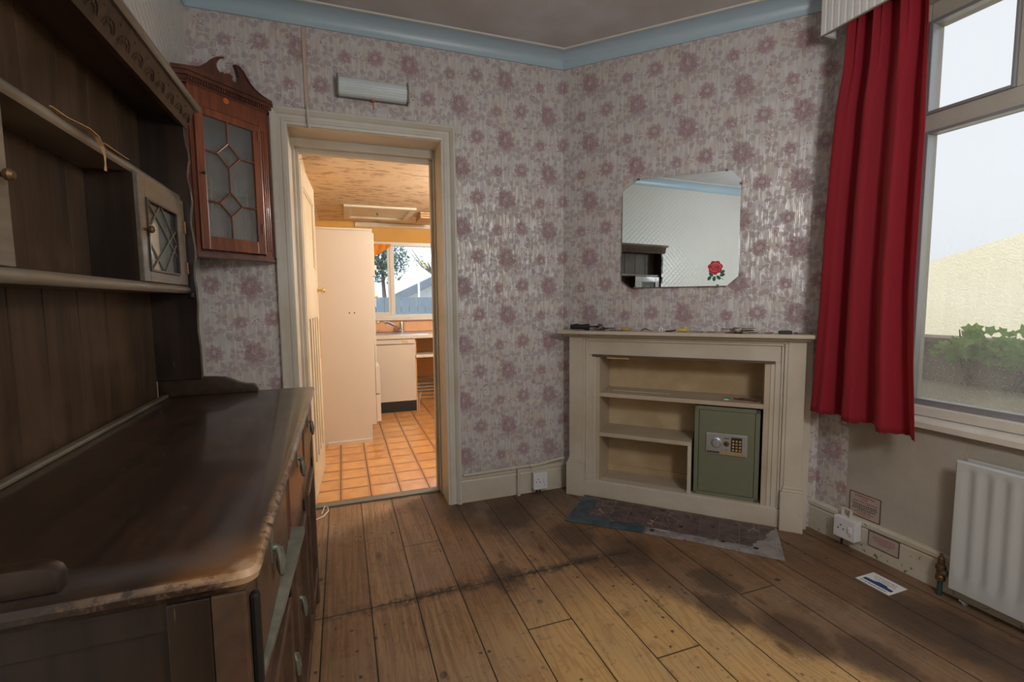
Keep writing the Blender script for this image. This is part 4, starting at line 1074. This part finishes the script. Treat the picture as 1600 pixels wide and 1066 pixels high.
# alcove shelf clutter
t = mthing('board_offcut', 'long flat strip of board lying on the upper alcove shelf', 'board', .47, -.06, z=.6425)
MB().box(-.17, .17, -.02, .02, 0, .004, .001).build('strip', 'shelfpaint', t, local=True)
t = mthing('rusty_fitting', 'brown rusty metal fitting on the upper alcove shelf above the safe', 'fitting', 1.035, -.03, z=.6425)
m = MB(); m.tube([(-.055, .01, .004), (-.03, -.012, .006), (.02, -.016, .004), (.06, -.03, .004)], .004, 8); m.tube([(-.03, .012, .004), (.05, .012, .006)], .005, 8); m.tube([(-.02, .012, .006), (.0, -.012, .005)], .004, 8)
m.build('arm', 'reddark', t, smooth=True, local=True); MB().box(.03, .055, .0, .022, .001, .011, .002).build('plate', 'oldbrass', t, local=True)
t = mthing('plug_cap', 'small green and white plastic cap on the upper alcove shelf', 'cap', .945, -.005, z=.6425)
MB().box(-.016, .016, -.007, .007, .006, .012, .001).build('cap', 'green', t, local=True); MB().box(-.015, .010, -.007, .006, 0, .0062, .001).build('base', 'white', t, local=True)

# ================================================================== WALL LIGHT over the door
wl = thing('wall_light', 'ribbed rectangular batten light on the papered wall above the doorway', 'light', (.20, YF, 2.24))
MB().box(.022, .378, YF-.022, YF-.001, 2.250, 2.348, .006).build('base', 'metalgrey', wl)
m = MB(); loops = []
for x in (.028, .372):
    lp = []
    for k in range(25):
        a = pi*k/24; r = .001*((-1)**k); lp.append((x, YF-.020-(.034+r)*sin(a)**.7, 2.299+(.046)*cos(a)))
    lp += [(x, YF-.018, 2.253)]; loops.append(lp)
m.rings(loops); m.build('diffuser', 'diff', wl)
for xx in (.020, .370): MB().box(xx, xx+.010, YF-.058, YF-.001, 2.248, 2.350, .004).build('end_cap', 'metalgrey', wl)
MB().box(.19, .205, YF-.03, YF-.018, 2.243, 2.252).box(.196, .202, YF-.004, YF-.001, 2.212, 2.245).build('fixing_screw', 'inlay', wl)
# cable cover above the door
cv = thing('cable_conduit', 'narrow papered cable cover running up the wall from door frame to coving', 'conduit', (-.125, YF, 2.16))
m = MB().rings([[(x-.010, YF-.001, z), (x-.008, YF-.009, z), (x+.008, YF-.009, z), (x+.010, YF-.001, z)] for x, z in ((-.124, 2.168), (-.126, 2.35), (-.127, 2.560))])
m.build('cover', 'conduit', cv)
m = MB().tube([(-.124, YF-.012, 2.185), (-.122, YF-.040, 2.165), (-.120, YF-.042, 2.10), (-.118, YF-.03, 2.075)], .006, 8); m.build('cable', 'paintw', cv, smooth=True)
# pipe on the skirting + drop
pp = thing('skirting_pipe', 'cream painted pipe running along the top of the skirting by the fireplace', 'pipe', (.98, YF-.03, .003))
MB().tube([(.640, YF-.030, .172), (.98, YF-.030, .178), (1.11, YF-.030, .178), (1.16, YF-.032, .184), (1.22, YF-.036, .196), (1.285, YF-.050, .208)], .0085, 10).build('pipe', 'paint', pp, smooth=True)
MB().tube([(.985, YF-.031, .003), (.985, YF-.031, .170)], .009, 10).build('pipe_drop', 'paint', pp, smooth=True)
for c_, ax in (((.985, YF-.031, .085), 'z'), ((.985, YF-.031, .005), 'z'), ((.945, YF-.030, .1775), 'x'), ((1.07, YF-.030, .178), 'x')):
    MB().lathe([(.012, -.008), (.012, .012)], c_, ax, 12).build('pipe_clip', 'paint', pp)
def socket(label, frame, w, h, dep, cable):
    """frame: local x along the wall, -y out of the wall"""
    t = thing('socket_outlet', label, 'socket', frame[0], frame[1])
    MB().box(-w/2, w/2, -dep, 0, 0, h, .005).build('back_box', 'white', t, local=True)
    MB().box(-w/2-.001, w/2+.001, -dep-.006, -dep+.001, -.001, h+.001, .003).build('face_plate', 'white', t, local=True)
    MB().box(w*.20, w*.36, -dep-.012, -dep-.005, h*.36, h*.66, .003).build('switch', 'white', t, local=True)
    m = MB()
    for x, z in ((-.016, .60), (-.028, .42), (-.004, .42)): m.box(x-.003, x+.003, -dep-.0068, -dep-.005, h*z, h*z+.006)
    m.box(.026, .030, -dep-.0068, -dep-.005, h*.22, h*.27)
    m.build('pin_holes', 'iron', t, local=True)
    return t
s1 = socket('white socket outlet on the skirting left of the fireplace', ((1.120, YF-.020, .030), 0), .092, .105, .034, 1)
m = MB().tube([(-.012, -.012, .002), (-.014, -.014, -.028)], .005, 8).tube([(.004, -.012, .002), (.006, -.02, -.028)], .004, 8); m.build('cable', 'iron', s1, local=True)
s2 = socket('white socket outlet on the skirting below the window wall', ((XR-.020, 1.512, .050), R(-90)), .10, .098, .040, 1)
m = MB().tube([(-.030, -.012, .002), (-.030, -.014, -.047)], .005, 8); m.build('cable', 'iron', s2, local=True)
m = MB().tube([(-.034, -.012, .090), (-.034, -.012, .135)], .007, 8).tube([(.006, -.012, .090), (.006, -.012, .135)], .007, 8).tube([(-.034, -.012, .134), (.006, -.012, .134)], .005, 8)
m.build('pipe_stub', 'paint', s2, local=True)
# notices
def notice(label, loc, w, h, lines, tilt=0, frame=True):
    t = thing('notice', label, 'notice', loc, R(-90)); t.rotation_euler = (0, tilt, R(-90))
    MB().box(-w/2, w/2, -.0020, 0, 0, h).build('card', 'papera', t, local=True)
    m = MB()
    for bb in ((-w/2, w/2, 0, .003), (-w/2, w/2, h-.003, h), (-w/2, -w/2+.003, 0, h), (w/2-.003, w/2, 0, h)): m.box(bb[0], bb[1], -.0028, -.0005, bb[2], bb[3])
    m.build('border', 'frame_brown', t, local=True)
    for txt, sz, mat, x, z in lines: text(txt, sz, mat, t, (x, -.0024, z), (R(90), 0, 0))
    return t
def print_rows(t, rows, mat, y=-.0026, flat=False, name='small_print'):
    m = MB(); rnd = random.Random(9)
    for x0, x1, z, h in rows:
        x = x0
        while x < x1-.002:
            w = min(rnd.uniform(.004, .011), x1-x); k = x
            while k < x+w-.001:
                ww = rnd.uniform(.0010, .0018)
                if flat: m.box(k, k+ww, z-h/2, z+h/2*rnd.uniform(.5, 1), .0013, .0016)
                else: m.box(k, k+ww, y, y+.0005, z-h/2, z+h/2*rnd.uniform(.5, 1))
                k += ww+.0007
            x += w+.0025
    m.build(name, mat, t, local=True)
n1 = notice('aged notice with red and black print on the plaster above the skirting', (XR-.001, 1.465, .160), .140, .114,
       [('FOR', .0125, 'ink_red', 0, .086), ('CENTRAL HEATING', .0125, 'ink_red', 0, .073)])
print_rows(n1, [(-.045, .045, .100, .008), (-.045, .040, .024, .006), (-.030, .030, .013, .005)], 'ink_red')
print_rows(n1, [(-.055, .058, .060, .006), (-.052, .055, .050, .006), (-.055, .050, .040, .006), (-.03, .03, .032, .004)], 'ink_dark')
n2 = notice('small aged notice with faint red print stuck on the skirting', (XR-.019, 1.365, .052), .130, .072, [])
print_rows(n2, [(-.040, .045, .054, .005), (-.045, .050, .045, .005), (-.040, .048, .036, .005), (-.020, .030, .027, .005)], 'ink_red')
# leaflet on the floor
lf = thing('leaflet', 'white and blue printed leaflet lying on the floorboards near the radiator', 'leaflet', (2.083, 1.259, .001), R(-90))
MB().box(-.066, .066, -.057, .057, 0, .0012).build('card', 'paperw', lf, local=True)
m = MB().prism([(-.054, -.030), (-.054, -.010), (-.022, -.008), (-.006, .002), (.026, .000), (.030, -.008), (.056, -.012), (.056, -.030)], 'z', .0012, .0017); m.build('picture_band', 'ink_blue', lf, local=True)
MB().box(-.046, .046, -.030, -.024, .0016, .0019).build('picture_stripe', 'ink_teal', lf, local=True)
print_rows(lf, [(-.052, .052, -.043, .009)], 'ink_blue', flat=True, name='caption')
print_rows(lf, [(-.045, .040, .036, .006), (-.030, .050, .010, .004)], 'ink_dark', flat=True)
print_rows(lf, [(-.040, .045, .022, .006)], 'ink_red', flat=True)
# loose cable loop at the threshold
m = MB().tube([(-.150, 2.80, .006), (-.135, 2.84, .030), (-.120, 2.86, .016), (-.115, 2.83, .006), (-.14, 2.77, .005), (-.20, 2.72, .005)], .004, 8)
o = m.build('cable', 'paintw', origin=(-.14, 2.8, .002), smooth=True); tag(o, 'loop of white cable on the floor at the doorway beside the dresser', 'cable')

# ================================================================== RADIATOR
rd = thing('radiator', 'white panel radiator on the wall under the window', 'radiator', (2.22, .50, .05))
RY0, RY1, RZ0, RZ1, RXF = -.05, 1.090, .058, .575, 2.190
m = MB(); n = 24; prof = []
pit = .0505; y = RY1-.012
pts = [(RY1, 0)]
fl = MB()
rows = [(RZ0, .006), (RZ0+.028, 0), (RZ0+.075, 0), (RZ1-.045, 0), (RZ1-.018, 0), (RZ1, .006)]
ysn = []
k = 0
yy = RY1
seq = [(RY1, .008), (RY1-.006, 0)]
y = RY1-.028
while y > RY0+.05:
    seq += [(y, 0), (y-.010, 1), (y-.024, 1), (y-.034, 0)]; y -= pit
seq += [(RY0+.006, 0), (RY0, .008)]
loops = []
for zz, edge in ((RZ0, .010), (RZ0+.006, 0), (RZ0+.055, 0), (RZ0+.085, 1), (RZ1-.050, 1), (RZ1-.028, 0), (RZ1-.006, 0), (RZ1, .010)):
    lp = []
    for yy, d_ in seq:
        if d_ == 1: dx = .009*(1 if edge == 1 else 0)
        else: dx = d_
        if edge not in (0, 1): dx = max(dx, edge)
        lp.append((RXF+dx, yy, zz))
    loops.append(lp)
for lp in loops: lp += [(RXF+.012, lp[-1][1], lp[-1][2]), (RXF+.012, lp[0][1], lp[0][2])]
fl.rings(loops, cap=True); fl.build('front_panel', 'rad', rd, smooth=True)
MB().box(RXF+.0125, RXF+.022, RY0+.004, RY1-.004, RZ0+.004, RZ1-.004, .002).build('panel_back', 'rad', rd)
MB().box(2.245, 2.255, RY0+.02, RY1-.01, RZ0, RZ1, .003).build('rear_panel', 'rad', rd)
m = MB()
for k in range(40): m.box(2.214, 2.244, RY0+.03+k*.027, RY0+.032+k*.027, RZ0+.04, RZ1-.03)
m.build('convector_fins', 'rad', rd)
for yy in (.2, .9): MB().box(2.246, 2.2795, yy, yy+.03, .25, .50, .002).build('bracket', 'rad', rd)
va = thing('radiator_valve', 'brown brass radiator valve on a green copper pipe left of the radiator', 'valve', (2.222, 1.128, .001))
MB().tube([(2.222, 1.128, 0), (2.222, 1.128, .075)], .009, 12).build('pipe', 'verdigris', va, smooth=True)
MB().lathe([(.011, .060), (.016, .064), (.016, .080), (.013, .084), (.014, .105), (.017, .108), (.017, .124), (.012, .128)], (2.222, 1.128, 0), 'z', 12).build('body', 'oldbrass', va, smooth=True)
MB().lathe([(.010, .126), (.012, .135), (.011, .155), (.006, .160), (.005, .172), (0, .173)], (2.222, 1.128, 0), 'z', 12).build('spindle', 'oldbrass', va, smooth=True)
m = MB().lathe([(.009, 0), (.012, .004), (.012, .016), (.007, .020), (.007, .034)], (0, 0, 0), 'y', 10); m.bm.transform(Matrix.Translation((2.222, 1.121, .100)) @ Matrix.Rotation(R(180), 4, 'Z')); m.build('union_nut', 'brass', va, smooth=True)
m = MB().tube([(2.225, 1.040, .010), (2.232, 1.065, .014)], .006, 8).lathe([(.008, 0), (.008, .012)], (2.23, 1.05, .001), 'z', 8)
o = m.build('pipe_fitting', 'steel', origin=(2.23, 1.05, .001)); tag(o, 'small shiny metal fitting lying on the floor under the radiator', 'fitting')

# ================================================================== CURTAIN & PELMET
zL = [(2.50, 1.54), (2.438, 1.545), (2.203, 1.558), (2.025, 1.585), (1.598, 1.604), (1.153, 1.613), (.80, 1.628), (.648, 1.640)]
zR = [(2.50, 1.250), (2.327, 1.243), (2.086, 1.237), (1.847, 1.230), (1.531, 1.228), (1.233, 1.226), (.951, 1.212), (.635, 1.188)]
def itp(tab, z):
    for (a, u), (b_, v) in zip(tab, tab[1:]):
        if a >= z >= b_: return u+(v-u)*(a-z)/(a-b_)
    return tab[0][1] if z > tab[0][0] else tab[-1][1]
NU, NV = 110, 60; b = bmesh.new(); G_ = []
for j in range(NV+1):
    row = []
    for i in range(NU+1):
        u = i/NU
        zb = .655-.020*u-.012*max(0, sin(u*9.5)) + .004*sin(u*71)
        if u < .5: zb = .652-.030*u
        else: zb = .632-.010*(u-.5)+(.010 if u < .58 else 0)
        zb += .002*sin(u*130)
        z = 2.50+(zb-2.50)*j/NV
        yl, yr = itp(zL, z), itp(zR, z)
        v = (2.50-z)/1.87
        ph = 2*pi*(u*3.1+.10*sin(3*v)+.05*u*v)
        amp = .025+.012*v
        fold = amp*sin(ph)+.010*sin(2*ph+1.0+v)+.006*sin(5*pi*u*2.3+2*v)
        gather = .012*sin(2*pi*u*9)*max(0, 1-v*4)
        x = 2.155-fold-gather - .012*v
        yv = yl+(yr-yl)*(u+.022*sin(ph+1.2)*sin(pi*u))
        row.append(b.verts.new((x, yv, z)))
    G_.append(row)
for j in range(NV):
    for i in range(NU): b.faces.new((G_[j][i], G_[j][i+1], G_[j+1][i+1], G_[j+1][i]))
ct = thing('curtain', 'red velvet curtain hanging at the left side of the window', 'curtain', (2.16, 1.42, .62))
m = MB(); m.add(b); o = m.build('drape', 'curtain', ct, smooth=True)
sm = o.modifiers.new('thickness', 'SOLIDIFY'); sm.thickness = .002
MB().tube([(2.160, -.55, 2.505), (2.160, 1.60, 2.505)], .008, 8).build('rail', 'paintw', ct, smooth=True)
for yy in (1.30, 1.36, 1.42, 1.48): MB().tube([(2.158, yy, 2.505), (2.140, yy, 2.49), (2.136, yy, 2.465)], .002, 6).build('hook', 'white', ct)
pe = thing('pelmet', 'white fluted pelmet box over the top of the window', 'pelmet', (2.2, .5, 2.39))
m = MB(); y = 1.652; pts = []
while y > -.60: pts += [(2.100, y), (2.098, y-.003), (2.098, y-.021), (2.100, y-.024)]; y -= .030
pts += [(2.108, y+.01), (2.108, 1.652)]
m.prism(pts, 'z', 2.385, 2.572); m.build('front_board', 'pelmet', pe)
MB().box(2.108, 2.120, -.60, 1.650, 2.386, 2.572).build('backing_board', 'pelmetback', pe)
MB().box(2.120, 2.200, 1.640, 1.652, 2.386, 2.572, .001).build('end_board', 'pelmet', pe)
MB().box(2.10, 2.279, -.60, 1.52, 2.560, 2.571).build('top_board', 'pelmetback', pe)
m = MB().box(2.262, 2.279, 1.10, 1.26, 2.39, 2.44, .002); m.build('bracket', 'paint', pe)

# ================================================================== ADDED FILL LAMP FITTING (unseen, behind the camera)
pd = thing('added_lamp', 'white lamp holder added unseen near the middle of the room for the fill light', 'lamp', (.95, -.25, 1.95))
MB().tube([(.95, -.25, 2.03), (.95, -.25, HC)], .004, 8).build('flex', 'white', pd)
MB().lathe([(.02, 1.99), (.02, 2.03), (.006, 2.04)], (.95, -.25, 0), 'z', 12).build('lamp_holder', 'white', pd)
MB().lathe([(.05, HC-.03), (.05, HC)], (.95, -.25, 0), 'z', 16).build('ceiling_rose', 'white', pd)

# ================================================================== KITCHEN
# door leaf, opened back against the kitchen wall
DL = thing('door_1', 'cream panelled door', 'door', (-.186, 2.945, 0)); del DL['category']; DL['kind'] = 'structure'
DL.rotation_euler = (0, 0, R(-2.6))
# local x = thickness to the left, y = along the leaf
D0 = Vector((-.178, 2.94, 0)); WD = .72
m = MB(); hz = 1.985
m.box(-.034, -.010, 0, WD, .006, hz, .001)
frame(m, 'x', -.036, .0, 0, WD, .006, hz, .10, .095, .194, .115)
m.box(-.036, 0, .1002, WD-.0952, 1.10, 1.42, .002)
for a in (.20, .34, .48): m.box(-.036, .0, a, a+.055, .201, 1.099, .002)
m.build('leaf', 'kdoor', DL, local=True)
m = MB()
for a, b_ in ((.10, .115), (WD-.11, WD-.095)): m.box(-.012, -.003, a, b_, 1.42, 1.87, .003)
m.box(-.012, -.003, .10, WD-.095, 1.42, 1.435, .003).box(-.012, -.003, .10, WD-.095, 1.855, 1.87, .003)
m.build('panel_moulding', 'kdoor', DL, local=True)
MB().lathe([(.016, 0), (.016, .004), (.008, .006), (.008, .026), (.017, .032), (.019, .044), (.012, .050), (0, .051)], (0, WD-.05, 1.285), 'x', 18).build('door_knob', 'brassb', DL, smooth=True, local=True)
MB().box(-.003, .002, WD-.012, WD+.001, .80, 1.08, .0005).build('latch_plate', 'inlay', DL, local=True)
# tall unit
tu = thing('tall_cupboard', 'tall cream laminate kitchen cupboard seen side-on through the doorway', 'cupboard', (-.02, 4.45, 0))
m = MB().prism([(-.285, .0), (.212, .0), (.212, .150), (.245, .150), (.262, 1.79), (-.285, 1.79)], 'y', 4.167, 4.185); m.build('side_panel', 'kcream', tu)
m = MB().box(-.285, .252, 4.19, 4.75, .15, 1.785); m.build('carcass', 'kcream', tu)
MB().box(-.285, .195, 4.19, 4.75, .0, .15).build('plinth', 'black', tu)
MB().box(-.15, .205, 4.158, 4.168, .0, .030, .002).build('foot_trim', 'kcream', tu)
for a, b_, x1 in ((.66, 1.15, .262), (1.16, 1.40, .266), (1.42, 1.775, .270)): MB().box(.254, x1+.006, 4.19, 4.745, a, b_, .002).build('door', 'kcream', tu)
for a, b_ in ((.165, .40), (.41, .65)):
    dr = MB().box(.254, .290, 4.19, 4.745, a, b_, .003).build('drawer', 'kcream', tu)
    MB().box(.290, .296, 4.40, 4.55, b_-.05, b_-.035, .001).build('handle', 'white', dr)
for zz in (1.24, 1.02): MB().lathe([(.008, 0), (.006, .012), (.014, .022), (.012, .030), (0, .032)], (.276, 4.30, zz), 'x', 12).build('handle', 'brassb', tu, smooth=True)
MB().box(.272, .292, 4.20, 4.25, 1.47, 1.51, .003).build('catch', 'white', tu)
MB().lathe([(.006, 0), (.006, .002)], (.06, 4.1665, 1.11), 'y', 8).build('screw_hole', 'iron', tu); MB().lathe([(.006, 0), (.006, .002)], (.10, 4.1665, 1.11), 'y', 8).build('screw_hole', 'iron', tu)
m = MB().box(-.285, .262, 4.160, 4.76, 1.79, 1.806, .002); m.build('top_board', 'kcream', tu)
# sink base unit
sb = thing('sink_cupboard', 'cream sink cupboard with black plinth below the kitchen window', 'cupboard', (.45, 5.5, 0))
MB().box(.10, .742, 5.215, 5.75, .115, .795).build('carcass', 'kcream', sb)
MB().box(.15, .738, 5.195, 5.212, .118, .735, .003).build('door', 'kcream', sb)
MB().box(.15, .738, 5.190, 5.212, .745, .795, .003).build('top_rail', 'kcream', sb)
MB().box(.60, .66, 5.187, 5.192, .757, .785, .001).build('patch', 'bare', sb)
MB().box(.15, .738, 5.20, 5.23, .0, .112).build('plinth', 'black', sb)
kt = thing('kitchen_worktop', 'speckled cream worktop with sink under the kitchen window', 'worktop', (.9, 5.5, .80))
m = MB().box(.10, 1.70, 5.175, 5.79, .800, .838, .006); m.build('slab', 'kcounter', kt)
m = MB().box(.34, .90, 5.25, 5.70, .836, .843, .003); m.build('sink_rim', 'steel', kt)
tp = thing('kitchen_tap', 'chrome mixer tap with angled spout on the kitchen worktop', 'tap', (.655, 5.66, .8435))
MB().lathe([(.036, .8435), (.036, .852), (.030, .856), (.030, .945), (.026, .962), (0, .966)], (.655, 5.66, 0), 'z', 18).build('body', 'chrome', tp, smooth=True)
MB().tube([(.645, 5.655, .868), (.56, 5.58, .925), (.50, 5.53, .960), (.470, 5.51, .968), (.455, 5.50, .958)], [.017, .015, .015, .015, .018], 10).build('spout', 'chrome', tp, smooth=True)
MB().tube([(.655, 5.66, .945), (.66, 5.64, .972)], [.007, .006], 8).build('lever', 'chrome', tp, smooth=True)
# splashback
m = MB()
for i in range(11):
    for j in range(2): m.box(.105+i*.151, .105+i*.151+.147, 5.788, 5.7985, .842+j*.150-(0 if j == 0 else .0), min(.842+j*.150+.146, .976), .002)
sbk = thing('splashback', 'peach ceramic tile splashback between worktop and kitchen window', 'splashback', (.9, 5.795, .84))
m.build('tiles', 'splash', sbk); MB().box(.105, 1.70, 5.794, 5.7995, .84, .977).build('grout', 'grout', sbk)
sh = thing('kitchen_shelf', 'cream shelf in the open space under the kitchen worktop', 'shelf', (1.1, 5.4, .58))
MB().box(.746, 1.70, 5.20, 5.60, .585, .615, .003).build('board', 'kcounter', sh); MB().box(.744, .756, 5.22, 5.75, .0, .797).build('side', 'bare', sh)
m = MB().box(.76, 1.70, 5.770, 5.798, 0, .79); o = m.build('wall_lining', 'bare', origin=(1.2, 5.79, 0)); tag(o, 'bare brown board lining the space under the kitchen worktop', 'board')
m = MB()
for k in range(5): m.tube([(.78, 5.62, .14+k*.04), (1.6, 5.62, .14+k*.04)], .009, 8)
m.box(.80, .815, 5.615, 5.64, .0, .32).box(1.5, 1.515, 5.615, 5.64, .0, .32)
o = m.build('pipework', 'metalgrey', origin=(1.1, 5.62, 0)); tag(o, 'dusty horizontal pipes low under the kitchen worktop', 'pipes')
m = MB().tube([(.78, 5.50, .004), (.80, 5.45, .10), (.83, 5.44, .16), (.80, 5.40, .06), (.74+.04, 5.30, .004), (.77, 5.16, .004)], .003, 6)
o = m.build('cable', 'white', origin=(.8, 5.4, .001)); tag(o, 'thin white cable trailing on the kitchen tiles beside the sink cupboard', 'cable')
# loft hatch
lh = thing('loft_hatch', 'white framed loft hatch in the kitchen ceiling', 'hatch', (.39, 5.1, KZ-.02))
m = MB(); a, b_, c, e = .055, .735, 4.80, 5.50
for bb in ((a+.0602, b_-.0602, c, c+.06), (a+.0602, b_-.0602, e-.06, e), (a, a+.06, c, e), (b_-.06, b_, c, e)): m.box(bb[0], bb[1], bb[2], bb[3], KZ-.022, KZ-.001, .005)
for bb in ((a+.06, b_-.06, c+.06, c+.075), (a+.06, b_-.06, e-.075, e-.06), (a+.06, a+.075, c+.06, e-.06), (b_-.075, b_-.06, c+.06, e-.06)): m.box(bb[0], bb[1], bb[2], bb[3], KZ-.014, KZ-.001, .003)
m.build('frame', 'hatch', lh); MB().box(a+.07, b_-.07, c+.07, e-.07, KZ-.006, KZ-.0015).build('panel', 'hatch', lh)
MB().tube([(.38, 5.15, KZ-.006), (.38, 5.15, KZ-.020), (.392, 5.15, KZ-.03)], .004, 8).build('catch', 'iron', lh)
kl = thing('ceiling_light', 'slatted wooden ceiling light near the kitchen window', 'light', (.88, 5.15, KZ-.05))
m = MB()
for k in range(3): m.box(.80, 1.08, 4.98+.0*k, 5.30, KZ-.020-k*.022, KZ-.004-k*.022, .003)
m.build('slats', 'bare', kl); MB().box(.83, 1.05, 5.01, 5.27, KZ-.062, KZ-.002).build('core', 'inlay', kl)
# added holder for the unseen kitchen fill light
kb = thing('added_lamp', 'bare lamp holder added out of sight for the kitchen fill light', 'lamp', (1.45, 3.55, 2.06))
MB().tube([(1.45, 3.55, 2.09), (1.45, 3.55, KZ)], .004, 8).build('flex', 'white', kb); MB().lathe([(.018, 2.065), (.018, 2.09), (.006, 2.10)], (1.45, 3.55, 0), 'z', 12).build('lamp_holder', 'white', kb)
# orange curtain scrap
b = bmesh.new(); rows = []
for j in range(9):
    row = []
    for i in range(13):
        u, v = i/12, j/8; z = 1.87-v*(.17*(1-u*.9)+.01); row.append(b.verts.new((.33+u*.24, 5.765+.010*sin(u*18+v*2), z)))
    rows.append(row)
for j in range(8):
    for i in range(12): b.faces.new((rows[j][i], rows[j][i+1], rows[j+1][i+1], rows[j+1][i]))
m = MB(); m.add(b); o = m.build('net_curtain', 'orange', origin=(.45, 5.765, 1.7), smooth=True); tag(o, 'scrap of orange curtain tucked up at the left of the kitchen window', 'curtain')
o.modifiers.new('thickness', 'SOLIDIFY').thickness = .0015
